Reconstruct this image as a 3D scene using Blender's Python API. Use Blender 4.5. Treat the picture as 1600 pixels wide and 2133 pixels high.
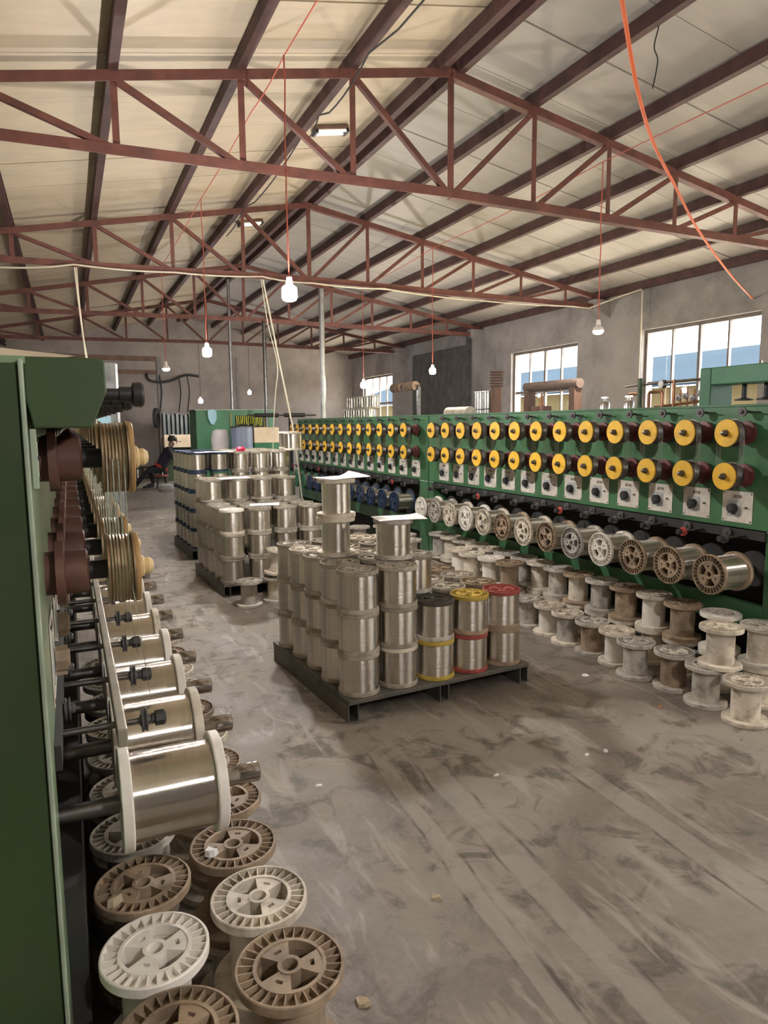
import bpy, math, random
from mathutils import Matrix, Vector
rnd = random.Random(7)
R = math.radians
PI = math.pi
scene = bpy.context.scene
for o in list(bpy.data.objects):
    bpy.data.objects.remove(o, do_unlink=True)
COL = scene.collection

# ------------------------------------------------------------------ camera
yaw, pit, rol = R(24.2), R(-7.2), R(-0.5)
fw = Vector((math.sin(yaw) * math.cos(pit), math.cos(yaw) * math.cos(pit), math.sin(pit)))
rt = Vector((math.cos(yaw), -math.sin(yaw), 0))
up = rt.cross(fw)
rt2 = rt * math.cos(rol) + up * math.sin(rol)
up2 = up * math.cos(rol) - rt * math.sin(rol)
cam = bpy.data.cameras.new('camera')
camo = bpy.data.objects.new('camera', cam)
COL.objects.link(camo)
cm = Matrix.Identity(4)
for i in range(3):
    cm[i][0], cm[i][1], cm[i][2] = rt2[i], up2[i], -fw[i]
cm.translation = Vector((0, 0, 1.5))
camo.matrix_world = cm
cam.sensor_fit = 'VERTICAL'
cam.sensor_height = 36.0
cam.lens = 1450 / 2133 * 36.0
cam.clip_start = 0.02
cam.clip_end = 500
scene.camera = camo

# ------------------------------------------------------------------ world: bright overcast sky
W = bpy.data.worlds.new('world')
scene.world = W
W.use_nodes = True
bg = W.node_tree.nodes['Background']
bg.inputs[0].default_value = (0.93, 0.96, 1.0, 1)
bg.inputs[1].default_value = 4.5
sun = bpy.data.lights.new('sun', 'SUN')
sun.energy = 23.0
sun.angle = R(1.0)
sun.color = (1.0, .90, .76)
suno = bpy.data.objects.new('sun', sun)
COL.objects.link(suno)
suno.rotation_euler = (0, R(28), R(-12))       # high sun on the yard side of the right wall
scene.view_settings.view_transform = 'Standard'
scene.view_settings.look = 'None'
scene.view_settings.gamma = 1.0
scene.view_settings.use_curve_mapping = False
scene.view_settings.exposure = 1.5
BULB_L = 450.0          # radiance of the hanging bulbs

# ------------------------------------------------------------------ dimensions
XR, ZA = 3.27, 4.60                       # ridge x, chord height at the ridge
YT = [5.77 + 4.05 * i for i in range(4)]  # trusses
XW, XL, YB, YF = 8.73, -2.19, 21.95, -5.2 # right wall, left wall, back wall, front wall
SLS = {-1: .191, 1: .178}                 # left and right slopes
STEP = {-1: .940, 1: .908}                # panel width of the trusses, left and right
def roofz(x): return ZA - SLS[-1 if x < XR else 1] * abs(x - XR)
PUR = 0.13                                # roof underside above chord line

# ------------------------------------------------------------------ helpers
class MB:
    def __init__(s): s.v = []; s.f = []; s.m = None
    def add(s, vs, fs):
        n = len(s.v)
        if s.m is not None: vs = [s.m @ Vector(v) for v in vs]
        s.v += [tuple(v) for v in vs]; s.f += [tuple(n + i for i in f) for f in fs]
        return s
    def box(s, x0, x1, y0, y1, z0, z1):
        return s.add([(x0,y0,z0),(x1,y0,z0),(x1,y1,z0),(x0,y1,z0),(x0,y0,z1),(x1,y0,z1),(x1,y1,z1),(x0,y1,z1)],
              [(3,2,1,0),(4,5,6,7),(0,1,5,4),(1,2,6,5),(2,3,7,6),(3,0,4,7)])
    def cyl(s, p0, p1, r0, r1=None, seg=12, caps=True):
        r1 = r0 if r1 is None else r1
        p0, p1 = Vector(p0), Vector(p1); d = (p1 - p0).normalized()
        a = Vector((0,0,1)) if abs(d.z) < .9 else Vector((1,0,0))
        u = d.cross(a).normalized(); w = d.cross(u)
        vs = []
        for p, r in ((p0, r0), (p1, r1)):
            for k in range(seg):
                t = 2*PI*k/seg; vs.append(p + u*math.cos(t)*r + w*math.sin(t)*r)
        fs = [(k, (k+1)%seg, seg+(k+1)%seg, seg+k) for k in range(seg)]
        fs = [f[::-1] for f in fs]
        if caps: fs += [tuple(range(seg)), tuple(range(2*seg-1, seg-1, -1))]
        return s.add(vs, fs)
    def lathe(s, prof, seg=32, closed=False):
        """profile of (r,z) turned round z; closed joins the last point to the first"""
        vs = []; fs = []; n = len(prof)
        for k in range(seg):
            t = 2*PI*k/seg
            vs += [(r*math.cos(t), r*math.sin(t), z) for r, z in prof]
        for k in range(seg):
            k2 = (k+1) % seg
            for i in range(n if closed else n-1):
                j = (i+1) % n
                q = [k*n+i, k2*n+i, k2*n+j, k*n+j]
                fs.append(tuple(q))
        return s.add(vs, fs)
    def tube(s, pts, r, seg=6):
        pts = [Vector(p) for p in pts]; vs = []; n = len(pts); prev = None
        for i, p in enumerate(pts):
            d = (pts[min(i+1,n-1)] - pts[max(i-1,0)]).normalized()
            if prev is None:
                a = Vector((0,0,1)) if abs(d.z) < .9 else Vector((1,0,0)); u = d.cross(a).normalized()
            else:
                u = (prev - d*prev.dot(d)).normalized()
            prev = u; w = d.cross(u); rr = r[i] if isinstance(r, (list, tuple)) else r
            for k in range(seg):
                t = 2*PI*k/seg; vs.append(p + u*math.cos(t)*rr + w*math.sin(t)*rr)
        fs = [(i*seg+k, i*seg+(k+1)%seg, (i+1)*seg+(k+1)%seg, (i+1)*seg+k) for i in range(n-1) for k in range(seg)]
        fs += [tuple(range(seg-1,-1,-1)), tuple(range((n-1)*seg, n*seg))]
        return s.add(vs, fs)
    def prism(s, poly, a, b, axis='y'):
        """poly of 2d points extruded along axis from a to b (y: (x,z); x: (y,z); z: (x,y))"""
        n = len(poly)
        def P(p, t): return {'y': (p[0], t, p[1]), 'x': (t, p[0], p[1]), 'z': (p[0], p[1], t)}[axis]
        vs = [P(p, a) for p in poly] + [P(p, b) for p in poly]
        fs = [(i, (i+1)%n, n+(i+1)%n, n+i) for i in range(n)] + [tuple(range(n-1,-1,-1)), tuple(range(n, 2*n))]
        return s.add(vs, fs)
    def angle_bar(s, p0, p1, w, t, side=None):
        """L-section steel between two points"""
        p0, p1 = Vector(p0), Vector(p1); d = (p1-p0).normalized()
        a = Vector((0,1,0)) if side is None else Vector(side)
        u = (a - d*a.dot(d)).normalized(); v = d.cross(u)
        sec = [(0,0),(w,0),(w,t),(t,t),(t,w),(0,w)]
        vs = [p + u*(x-w/2) + v*(y-w/2) for p in (p0, p1) for x, y in sec]
        n = 6
        fs = [(i,(i+1)%n,n+(i+1)%n,n+i) for i in range(n)] + [(5,4,3,2,1,0),(6,7,8,9,10,11)]
        return s.add(vs, fs)
    def mesh(s, name, mat, smooth=True, ang=38):
        me = bpy.data.meshes.new(name)
        me.from_pydata(s.v, [], s.f)
        if mat: me.materials.append(mat)
        import bmesh
        b = bmesh.new(); b.from_mesh(me); bmesh.ops.recalc_face_normals(b, faces=b.faces); b.to_mesh(me); b.free()
        if smooth:
            me.polygons.foreach_set('use_smooth', [True]*len(me.polygons)); me.set_sharp_from_angle(angle=R(ang))
        me.update()
        return me
    def build(s, name, mat, parent=None, smooth=True, bevel=0, loc=None, rot=None, ang=38):
        return put(name, s.mesh(name, mat, smooth, ang), parent, loc, rot, bevel)

def put(name, me, parent=None, loc=None, rot=None, bevel=0):
    o = bpy.data.objects.new(name, me); COL.objects.link(o)
    if parent: o.parent = parent
    if loc is not None: o.location = loc
    if rot is not None: o.rotation_euler = rot
    if bevel:
        m = o.modifiers.new('bevel', 'BEVEL'); m.width = bevel; m.segments = 2; m.limit_method = 'ANGLE'
    return o
def tag(o, label=None, cat=None, group=None, kind=None):
    if label: o['label'] = label
    if cat: o['category'] = cat
    if group: o['group'] = group
    if kind: o['kind'] = kind
    return o
def thing(name, label, cat, loc=(0,0,0), rot=(0,0,0), group=None):
    o = bpy.data.objects.new(name, None); COL.objects.link(o)
    o.empty_display_size = .05; o.location = loc; o.rotation_euler = rot
    return tag(o, label, cat, group)
ORD = ['first','second','third','fourth','fifth','sixth','seventh','eighth','ninth','tenth','eleventh','twelfth',
       'thirteenth','fourteenth','fifteenth','sixteenth','seventeenth','eighteenth','nineteenth','twentieth','twenty-first',
       'twenty-second','twenty-third','twenty-fourth','twenty-fifth','twenty-sixth','twenty-seventh','twenty-eighth','twenty-ninth','thirtieth']
def MAT(name, col, rough=.6, metal=0., var=.15, scale=6., bump=0., bscale=80., dirt=None, dirt_amt=.5, dirt_scale=5., rand=0., spec=.5, coat=0., stretch=(1,1,1), detail=6.):
    m = bpy.data.materials.new(name); m.use_nodes = True
    nt = m.node_tree; N = nt.nodes; L = nt.links
    b = N['Principled BSDF']
    b.inputs['Roughness'].default_value = rough; b.inputs['Metallic'].default_value = metal
    b.inputs['Specular IOR Level'].default_value = spec
    if coat: b.inputs['Coat Weight'].default_value = coat; b.inputs['Coat Roughness'].default_value = .15
    tc = N.new('ShaderNodeTexCoord'); mp = N.new('ShaderNodeMapping'); mp.inputs['Scale'].default_value = stretch
    L.new(tc.outputs['Object'], mp.inputs['Vector'])
    oi = N.new('ShaderNodeObjectInfo')
    off = N.new('ShaderNodeVectorMath'); off.operation = 'ADD'
    cmb = N.new('ShaderNodeCombineXYZ')
    mul = N.new('ShaderNodeMath'); mul.operation = 'MULTIPLY'; mul.inputs[1].default_value = 37.0
    L.new(oi.outputs['Random'], mul.inputs[0]); L.new(mul.outputs[0], cmb.inputs[0]); L.new(mul.outputs[0], cmb.inputs[1])
    L.new(mp.outputs[0], off.inputs[0]); L.new(cmb.outputs[0], off.inputs[1])
    vec = off.outputs[0]
    n1 = N.new('ShaderNodeTexNoise'); n1.inputs['Scale'].default_value = scale; n1.inputs['Detail'].default_value = detail
    L.new(vec, n1.inputs['Vector'])
    mr = N.new('ShaderNodeMapRange'); mr.inputs[1].default_value = .3; mr.inputs[2].default_value = .7
    mr.inputs[3].default_value = 1-var; mr.inputs[4].default_value = 1+var
    L.new(n1.outputs[0], mr.inputs[0])
    val = mr.outputs[0]
    if rand:
        r2 = N.new('ShaderNodeMapRange'); r2.inputs[3].default_value = 1-rand; r2.inputs[4].default_value = 1+rand
        L.new(oi.outputs['Random'], r2.inputs[0])
        mm = N.new('ShaderNodeMath'); mm.operation = 'MULTIPLY'; L.new(val, mm.inputs[0]); L.new(r2.outputs[0], mm.inputs[1]); val = mm.outputs[0]
    mx = N.new('ShaderNodeVectorMath'); mx.operation = 'SCALE'; mx.inputs[0].default_value = col[:3]
    L.new(val, mx.inputs['Scale'])
    out = mx.outputs[0]
    if dirt:
        n2 = N.new('ShaderNodeTexNoise'); n2.inputs['Scale'].default_value = dirt_scale; n2.inputs['Detail'].default_value = 8; n2.inputs['Roughness'].default_value = .65
        L.new(vec, n2.inputs['Vector'])
        m2 = N.new('ShaderNodeMapRange'); m2.inputs[1].default_value = .46; m2.inputs[2].default_value = .66; m2.inputs[3].default_value = 0; m2.inputs[4].default_value = dirt_amt
        L.new(n2.outputs[0], m2.inputs[0])
        mc = N.new('ShaderNodeMix'); mc.data_type = 'RGBA'
        L.new(m2.outputs[0], mc.inputs[0]); L.new(out, mc.inputs[6]); mc.inputs[7].default_value = (*dirt, 1)
        out = mc.outputs[2]
    L.new(out, b.inputs['Base Color'])
    if bump:
        n3 = N.new('ShaderNodeTexNoise'); n3.inputs['Scale'].default_value = bscale; n3.inputs['Detail'].default_value = 5
        L.new(vec, n3.inputs['Vector'])
        bm = N.new('ShaderNodeBump'); bm.inputs['Strength'].default_value = bump; bm.inputs['Distance'].default_value = .01
        L.new(n3.outputs[0], bm.inputs['Height']); L.new(bm.outputs[0], b.inputs['Normal'])
    return m
def EMIT(name, col, strength):
    m = bpy.data.materials.new(name); m.use_nodes = True
    b = m.node_tree.nodes['Principled BSDF']
    b.inputs['Base Color'].default_value = (.9,.9,.9,1)
    b.inputs['Emission Color'].default_value = (*col, 1); b.inputs['Emission Strength'].default_value = strength
    return m

# ------------------------------------------------------------------ materials
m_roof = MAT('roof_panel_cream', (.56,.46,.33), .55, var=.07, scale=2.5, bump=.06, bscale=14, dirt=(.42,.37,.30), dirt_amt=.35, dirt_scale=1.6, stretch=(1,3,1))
m_roofr = MAT('roof_panel_shaded_grey', (.42,.385,.34), .55, var=.07, scale=2.5, bump=.06, bscale=14, dirt=(.36,.33,.29), dirt_amt=.4, dirt_scale=1.6, stretch=(1,3,1))  # same panels as the left slope; the right side's duller light is painted in
m_steel_red = MAT('red_oxide_steel', (.155,.055,.042), .6, var=.25, scale=9, dirt=(.07,.035,.03), dirt_amt=.6, dirt_scale=4)
m_purlin = MAT('purlin_dark_oxide', (.085,.038,.034), .65, var=.25, scale=8, dirt=(.035,.02,.02), dirt_amt=.6)
m_wall = MAT('grey_render', (.34,.315,.305), .9, var=.14, scale=1.6, bump=.25, bscale=9, dirt=(.17,.16,.16), dirt_amt=.75, dirt_scale=1.1)
m_wallback = MAT('back_wall_render', (.40,.355,.325), .9, var=.14, scale=1.2, bump=.25, bscale=7, dirt=(.22,.19,.18), dirt_amt=.6, dirt_scale=.8)
m_darkwood = MAT('dark_door_board', (.10,.095,.09), .8, var=.3, scale=5)
m_beam = MAT('brown_beam', (.20,.12,.09), .75, var=.25, scale=4)
m_green = MAT('green_machine_paint', (.055,.162,.072), .35, var=.22, scale=3.5, bump=.05, bscale=20, dirt=(.05,.09,.05), dirt_amt=.55, dirt_scale=2.4, coat=.15)
m_green2 = MAT('green_cabinet_paint', (.045,.17,.085), .45, var=.2, scale=3)
m_dgreen = MAT('dark_green_paint', (.036,.068,.024), .45, var=.2, scale=2.5, dirt=(.05,.06,.03), dirt_amt=.5)
m_lgreen = MAT('glare_pale_green_paint', (.27,.39,.23), .28, var=.15, scale=3.5, bump=.03, bscale=12, dirt=(.13,.19,.10), dirt_amt=.4, dirt_scale=2, coat=.6)  # glare on the left machines is put into this paler green
m_bar = MAT('grey_beige_bar', (.30,.27,.22), .5, .2, var=.2, scale=10)
m_strip = MAT('pale_edge_strip', (.30,.36,.27), .5, var=.2, scale=10)
m_black = MAT('black_iron', (.022,.021,.022), .5, var=.3, scale=20)
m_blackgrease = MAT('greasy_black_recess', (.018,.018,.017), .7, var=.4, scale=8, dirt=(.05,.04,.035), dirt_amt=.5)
m_maroon = MAT('maroon_bearing_paint', (.14,.035,.035), .5, var=.3, scale=18, dirt=(.06,.03,.03), dirt_amt=.6, dirt_scale=20)
m_brownred = MAT('brown_bearing_paint', (.13,.055,.04), .55, var=.25, scale=18, dirt=(.06,.035,.03), dirt_amt=.5, dirt_scale=15)
m_yellow = MAT('yellow_capstan_paint', (.80,.47,.035), .45, var=.10, scale=20, dirt=(.58,.33,.10), dirt_amt=.4, dirt_scale=14, rand=.08)
m_tan = MAT('tan_capstan_face', (.44,.27,.11), .5, var=.15, scale=20)
m_cone = MAT('tan_plastic_nut', (.62,.47,.24), .45, var=.12, scale=20)
m_steel = MAT('machined_steel', (.52,.50,.48), .28, 1.0, var=.15, scale=20)
m_bsteel = MAT('bronze_brown_drum', (.36,.27,.17), .38, .9, var=.3, scale=25)
m_chrome = MAT('polished_spindle_steel', (.42,.40,.39), .16, 1.0, var=.15, scale=20)
m_dsteel = MAT('dark_steel', (.16,.15,.145), .4, 1.0, var=.3, scale=25)
m_plate = MAT('cream_control_plate', (.66,.61,.54), .5, var=.10, scale=14, dirt=(.42,.35,.28), dirt_amt=.5, dirt_scale=12, rand=.06)
m_knobpl = MAT('grey_knob_plate', (.42,.43,.42), .5, var=.15, scale=30)
m_ink = MAT('dark_print', (.07,.05,.045), .8, var=.1)
m_wheel = MAT('grey_pulley', (.10,.095,.095), .45, .3, var=.2, scale=30)
m_redplastic = MAT('red_pulley', (.45,.07,.06), .4, var=.1)
m_cream = MAT('cream_spool_plastic', (.66,.60,.50), .55, var=.12, scale=12, dirt=(.24,.19,.14), dirt_amt=.7, dirt_scale=14, rand=.15)
m_dirty = MAT('grimy_pallet_spool_plastic', (.37,.335,.275), .6, var=.2, scale=14, dirt=(.17,.14,.105), dirt_amt=.7, dirt_scale=18, rand=.15)
m_white = MAT('white_spool_plastic', (.78,.74,.68), .45, var=.06, scale=10, dirt=(.48,.42,.34), dirt_amt=.4, dirt_scale=9, rand=.06)
m_brown = MAT('brown_stained_spool_plastic', (.33,.245,.165), .6, var=.30, scale=14, dirt=(.12,.085,.06), dirt_amt=.7, dirt_scale=12, rand=.15)
m_grey = MAT('grey_dusty_spool_plastic', (.50,.47,.42), .65, var=.15, scale=14, dirt=(.15,.13,.11), dirt_amt=.75, dirt_scale=16, rand=.15)
m_blue = MAT('blue_spool_plastic', (.016,.034,.080), .4, var=.2, scale=12, dirt=(.10,.11,.14), dirt_amt=.4)
m_gspool = MAT('green_spool_plastic', (.05,.17,.10), .45, var=.2, scale=12)
m_yspool = MAT('yellow_spool_plastic', (.50,.36,.06), .5, var=.2, scale=14, dirt=(.25,.18,.05), dirt_amt=.6, dirt_scale=16)
m_rspool = MAT('red_spool_plastic', (.34,.07,.06), .5, var=.15, scale=14, dirt=(.2,.06,.05), dirt_amt=.6, dirt_scale=16)
m_kspool = MAT('black_spool_plastic', (.06,.055,.045), .5, var=.2, scale=14)
m_pallet = MAT('grimy_steel_pallet', (.11,.11,.10), .55, .4, var=.3, scale=6, dirt=(.20,.16,.12), dirt_amt=.7, dirt_scale=8)
m_paper = MAT('white_paper', (.80,.80,.80), .8, var=.03)
m_cord_r = MAT('red_flex', (.50,.11,.07), .6, var=.1)
m_cord_o = MAT('orange_cable', (.75,.16,.06), .5, var=.1)
m_cord_k = MAT('black_flex', (.03,.03,.03), .6, var=.1)
m_cord_w = MAT('pale_conduit', (.66,.60,.47), .5, var=.12)
m_galv = MAT('galvanised_pipe', (.36,.36,.36), .45, .8, var=.2, scale=10)
m_frame = MAT('window_frame_dark', (.17,.145,.135), .55, .3, var=.2)
m_box = MAT('cream_board', (.62,.50,.35), .7, var=.12, scale=5)
m_bdrum = MAT('blue_grey_drum', (.16,.19,.26), .5, var=.2, scale=4, stretch=(3,3,.3))
m_bag = MAT('pale_sack', (.48,.46,.46), .7, var=.12, scale=5, bump=.6, bscale=12)
m_skein = MAT('yellow_wire_skein', (.62,.62,.05), .5, var=.15)
m_cloth = MAT('light_blue_rag', (.36,.58,.68), .9, var=.1, bump=.3, bscale=30)
m_grey_box = MAT('grey_mottled_enclosure', (.20,.205,.195), .6, .2, var=.35, scale=7, dirt=(.09,.09,.085), dirt_amt=.7)
m_slat = MAT('grey_slat', (.13,.15,.15), .5, .3, var=.2)
m_wood = MAT('reddish_wood_post', (.145,.078,.052), .65, var=.2, scale=8, stretch=(4,4,.6))
m_coil = MAT('rope_coil', (.17,.12,.10), .75, var=.2, scale=20)
m_skin = MAT('skin', (.42,.26,.19), .55, var=.05)
m_jacket = MAT('dark_jacket', (.025,.025,.04), .85, var=.25, scale=8, bump=.4, bscale=14)
m_trousers = MAT('dark_trousers', (.02,.02,.024), .85, var=.25, bump=.4, bscale=14)
m_redcloth = MAT('red_cloth', (.50,.06,.04), .8, var=.15)
m_concrete_out = MAT('yard_concrete', (.62,.55,.45), .9, var=.1, scale=.6)
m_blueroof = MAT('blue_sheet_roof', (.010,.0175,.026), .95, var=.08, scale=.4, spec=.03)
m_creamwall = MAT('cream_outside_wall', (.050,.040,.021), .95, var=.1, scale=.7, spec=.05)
m_litter = MAT('tan_scrap', (.42,.34,.23), .8, var=.2)
m_leaf = MAT('brown_scrap', (.35,.17,.09), .8, var=.2)
m_wire = MAT('bright_steel_wire', (.70,.67,.62), .25, 1.0, var=.05, scale=30)
m_pinkred = MAT('magenta_red_plastic', (.70,.03,.10), .45, var=.1)
m_gauge = MAT('gauge_face', (.7,.7,.68), .4, var=.05)
m_copper = MAT('brown_copper_pipe', (.30,.15,.08), .4, .7, var=.2)

def wound_mat():
    """wound wire: bright metal with fine rings across the spool axis"""
    m = bpy.data.materials.new('wound_steel_wire'); m.use_nodes = True
    nt = m.node_tree; N = nt.nodes; L = nt.links; b = N['Principled BSDF']
    b.inputs['Metallic'].default_value = 1.0; b.inputs['Roughness'].default_value = .27
    b.inputs['Anisotropic'].default_value = 1.0; b.inputs['Anisotropic Rotation'].default_value = .25
    tg = N.new('ShaderNodeTangent'); tg.direction_type = 'RADIAL'; tg.axis = 'Z'; L.new(tg.outputs[0], b.inputs['Tangent'])
    tc = N.new('ShaderNodeTexCoord'); oi = N.new('ShaderNodeObjectInfo')
    r2 = N.new('ShaderNodeMapRange'); r2.inputs[3].default_value = .88; r2.inputs[4].default_value = 1.1
    L.new(oi.outputs['Random'], r2.inputs[0])
    sc = N.new('ShaderNodeVectorMath'); sc.operation = 'SCALE'; sc.inputs[0].default_value = (.66,.62,.56)
    L.new(r2.outputs[0], sc.inputs['Scale']); L.new(sc.outputs[0], b.inputs['Base Color'])
    mp = N.new('ShaderNodeMapping'); mp.inputs['Scale'].default_value = (2.5, 2.5, 220); L.new(tc.outputs['Object'], mp.inputs['Vector'])
    n = N.new('ShaderNodeTexNoise'); n.inputs['Scale'].default_value = 3.0; n.inputs['Detail'].default_value = 3
    L.new(mp.outputs[0], n.inputs['Vector'])
    bp = N.new('ShaderNodeBump'); bp.inputs['Strength'].default_value = .20; bp.inputs['Distance'].default_value = .004
    L.new(n.outputs[0], bp.inputs['Height']); L.new(bp.outputs[0], b.inputs['Normal'])
    return m
m_wound = wound_mat()

def floor_mat():
    m = bpy.data.materials.new('dusty_concrete_floor'); m.use_nodes = True
    nt = m.node_tree; N = nt.nodes; L = nt.links; b = N['Principled BSDF']
    tc = N.new('ShaderNodeTexCoord')
    def noise(scale, detail=6, dist=0, rough=.55, stretch=(1,1,1), rot=0):
        mp = N.new('ShaderNodeMapping'); mp.inputs['Scale'].default_value = stretch; mp.inputs['Rotation'].default_value = (0,0,rot)
        L.new(tc.outputs['Object'], mp.inputs['Vector'])
        n = N.new('ShaderNodeTexNoise'); n.inputs['Scale'].default_value = scale; n.inputs['Detail'].default_value = detail
        n.inputs['Distortion'].default_value = dist; n.inputs['Roughness'].default_value = rough
        L.new(mp.outputs[0], n.inputs['Vector']); return n.outputs[0]
    def rng(v, a, c, o0, o1):
        r = N.new('ShaderNodeMapRange'); r.inputs[1].default_value = a; r.inputs[2].default_value = c
        r.inputs[3].default_value = o0; r.inputs[4].default_value = o1; r.interpolation_type = 'SMOOTHSTEP'; L.new(v, r.inputs[0]); return r.outputs[0]
    def op(o, x, y):
        q = N.new('ShaderNodeMath'); q.operation = o
        for i, t in enumerate((x, y)):
            if isinstance(t, (int, float)): q.inputs[i].default_value = t
            else: L.new(t, q.inputs[i])
        return q.outputs[0]
    def mix(f, a, c):
        q = N.new('ShaderNodeMix'); q.data_type = 'RGBA'; L.new(f, q.inputs[0])
        for i, t in ((6, a), (7, c)):
            if isinstance(t, tuple): q.inputs[i].default_value = (*t, 1)
            else: L.new(t, q.inputs[i])
        return q.outputs[2]
    big = noise(1.1, 5, 1.2)
    mid = noise(5.0, 9, .9, .64)
    streak = noise(3.2, 6, .8, .6, (3.2, .7, 1), R(4))
    fine = noise(38, 4)
    c = mix(rng(big, .35, .65, 0, 1), (.170,.143,.121), (.300,.264,.230))
    c = mix(rng(mid, .48, .64, 0, .85), c, (.092,.075,.062))
    c = mix(rng(streak, .52, .68, 0, .7), c, (.365,.325,.285))
    c = mix(rng(fine, .45, .75, 0, .22), c, (.31,.28,.25))
    # trowelled smooth strips along the aisle, each with dark scored edges
    sx = N.new('ShaderNodeSeparateXYZ'); L.new(tc.outputs['Object'], sx.inputs[0])
    wob = op('MULTIPLY', op('SUBTRACT', noise(1.3, 3), .5), .10)
    hgt = None
    for (x0, slope, w, y0, y1) in ((1.30, .055, .055, -2., 2.75), (1.93, .00, .055, -2., 2.5), (1.07, .09, .035, .6, 2.95)):
        d = op('ABSOLUTE', op('ADD', op('SUBTRACT', op('SUBTRACT', sx.outputs[0], x0), op('MULTIPLY', op('SUBTRACT', sx.outputs[1], 1.3), slope)), wob), 0)
        yin = op('MULTIPLY', rng(sx.outputs[1], y1-.35, y1, 1, 0), rng(sx.outputs[1], y0, y0+.2, 0, 1))
        band = op('MULTIPLY', rng(d, w*.8, w, 1, 0), yin)
        c = mix(op('MULTIPLY', band, .55), c, (.325,.293,.262))
        e = op('ABSOLUTE', op('SUBTRACT', d, w*1.1), 0)
        edge = op('MULTIPLY', op('MULTIPLY', rng(e, 0, .010, 1, 0), yin), rng(noise(5, 3), .45, .62, .0, .75))
        c = mix(edge, c, (.085,.07,.06))
        hgt = edge if hgt is None else op('MAXIMUM', hgt, edge)
    L.new(c, b.inputs['Base Color'])
    L.new(rng(big, .38, .62, .42, .78), b.inputs['Roughness'])
    b.inputs['Specular IOR Level'].default_value = .5
    hh = op('SUBTRACT', op('ADD', op('MULTIPLY', mid, .7), op('MULTIPLY', fine, .10)), op('MULTIPLY', hgt, .3))
    bp = N.new('ShaderNodeBump'); bp.inputs['Strength'].default_value = .8; bp.inputs['Distance'].default_value = .025
    L.new(hh, bp.inputs['Height']); L.new(bp.outputs[0], b.inputs['Normal'])
    return m
m_floor = floor_mat()

def glass_mat():
    m = bpy.data.materials.new('window_glass'); m.use_nodes = True
    nt = m.node_tree; N = nt.nodes; L = nt.links
    for n in list(N):
        if n.type != 'OUTPUT_MATERIAL': N.remove(n)
    t = N.new('ShaderNodeBsdfTransparent'); t.inputs[0].default_value = (.93,.95,.96,1)
    g = N.new('ShaderNodeBsdfGlossy'); g.inputs['Roughness'].default_value = .02
    mx = N.new('ShaderNodeMixShader'); mx.inputs[0].default_value = .05; L.new(t.outputs[0], mx.inputs[1]); L.new(g.outputs[0], mx.inputs[2])
    L.new(mx.outputs[0], N['Material Output'].inputs[0])
    return m
m_glass = glass_mat()

# ================================================================== SETTING
def struct(o): o['kind'] = 'structure'; return o
struct(MB().box(XL-.3, XW+.3, YF-.3, YB+.3, -.2, 0).build('floor', m_floor, smooth=False))
struct(MB().box(-80, -2.6, -60, 90, -.22, -.02).box(9.1, 120, -60, 90, -.22, -.02).build('ground', m_concrete_out, smooth=False))

# roof: a thin outer sheet and, under it, the cream panels laid ridge to eave
def rz(x): return roofz(x) + PUR
ce = MB()
for sgn in (-1, 1):
    xe = XL-.5 if sgn < 0 else XW+.5
    ce.prism([(XR, rz(XR)+.085), (xe, rz(xe)+.085), (xe, rz(xe)+.12), (XR, rz(XR)+.12)], YF-.4, YB+.4)
ceiling = struct(ce.build('ceiling', m_roof, smooth=False))
PW = .745
for sgn in (-1, 1):
    y = 4.26 - PW*13
    xe = XL+.02 if sgn < 0 else XW-.02
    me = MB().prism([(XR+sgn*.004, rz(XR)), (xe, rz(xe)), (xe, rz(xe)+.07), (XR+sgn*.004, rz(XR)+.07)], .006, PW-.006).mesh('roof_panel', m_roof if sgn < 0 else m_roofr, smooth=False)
    while y < YB:
        if y + PW > YF:
            p = put('roof_panel', me, ceiling, loc=(0, y, rnd.uniform(-.004, .004)))
        y += PW

# walls
def wall_with_openings(name, x0, x1, y0, y1, h, ops, mat):
    m = MB(); y = y0
    for (a, b, zb, zt) in sorted(ops):
        m.box(x0, x1, y, a, 0, h)
        if zb > 0: m.box(x0, x1, a, b, 0, zb)
        m.box(x0, x1, a, b, zt, h)
        y = b
    m.box(x0, x1, y, y1, 0, h)
    return struct(m.build(name, mat, smooth=False))
WIN = [(-1.30, .88, 1.30, 3.00), (2.72, 4.92, 1.30, 3.00), (6.78, 8.97, 1.30, 3.00), (10.58, 12.72, 1.30, 2.98), (18.75, 21.0, 1.30, 2.97)]
wall_with_openings('wall_right', XW, XW+.26, YF, YB+.3, rz(XW)-.003, WIN, m_wall)
struct(MB().box(XL-.26, XL, YF, YB, 0, rz(XL)-.003).build('wall_left', m_wall, smooth=False))
gab = lambda: [(XL-.26, 0), (XW+.26, 0), (XW+.26, rz(XW)-.06), (XR, rz(XR)-.004), (XL-.26, rz(XL)-.06)]
struct(MB().prism([(XL, 0), (XW-.001, 0), (XW-.001, rz(XW)-.004), (XR, rz(XR)-.004), (XL, rz(XL)-.004)], YB, YB+.26).build('wall_back', m_wallback, smooth=False))
struct(MB().prism([(XL, 0), (XW-.001, 0), (XW-.001, rz(XW)-.004), (XR, rz(XR)-.004), (XL, rz(XL)-.004)], YF-.26, YF).build('wall_front', m_wall, smooth=False))

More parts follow.
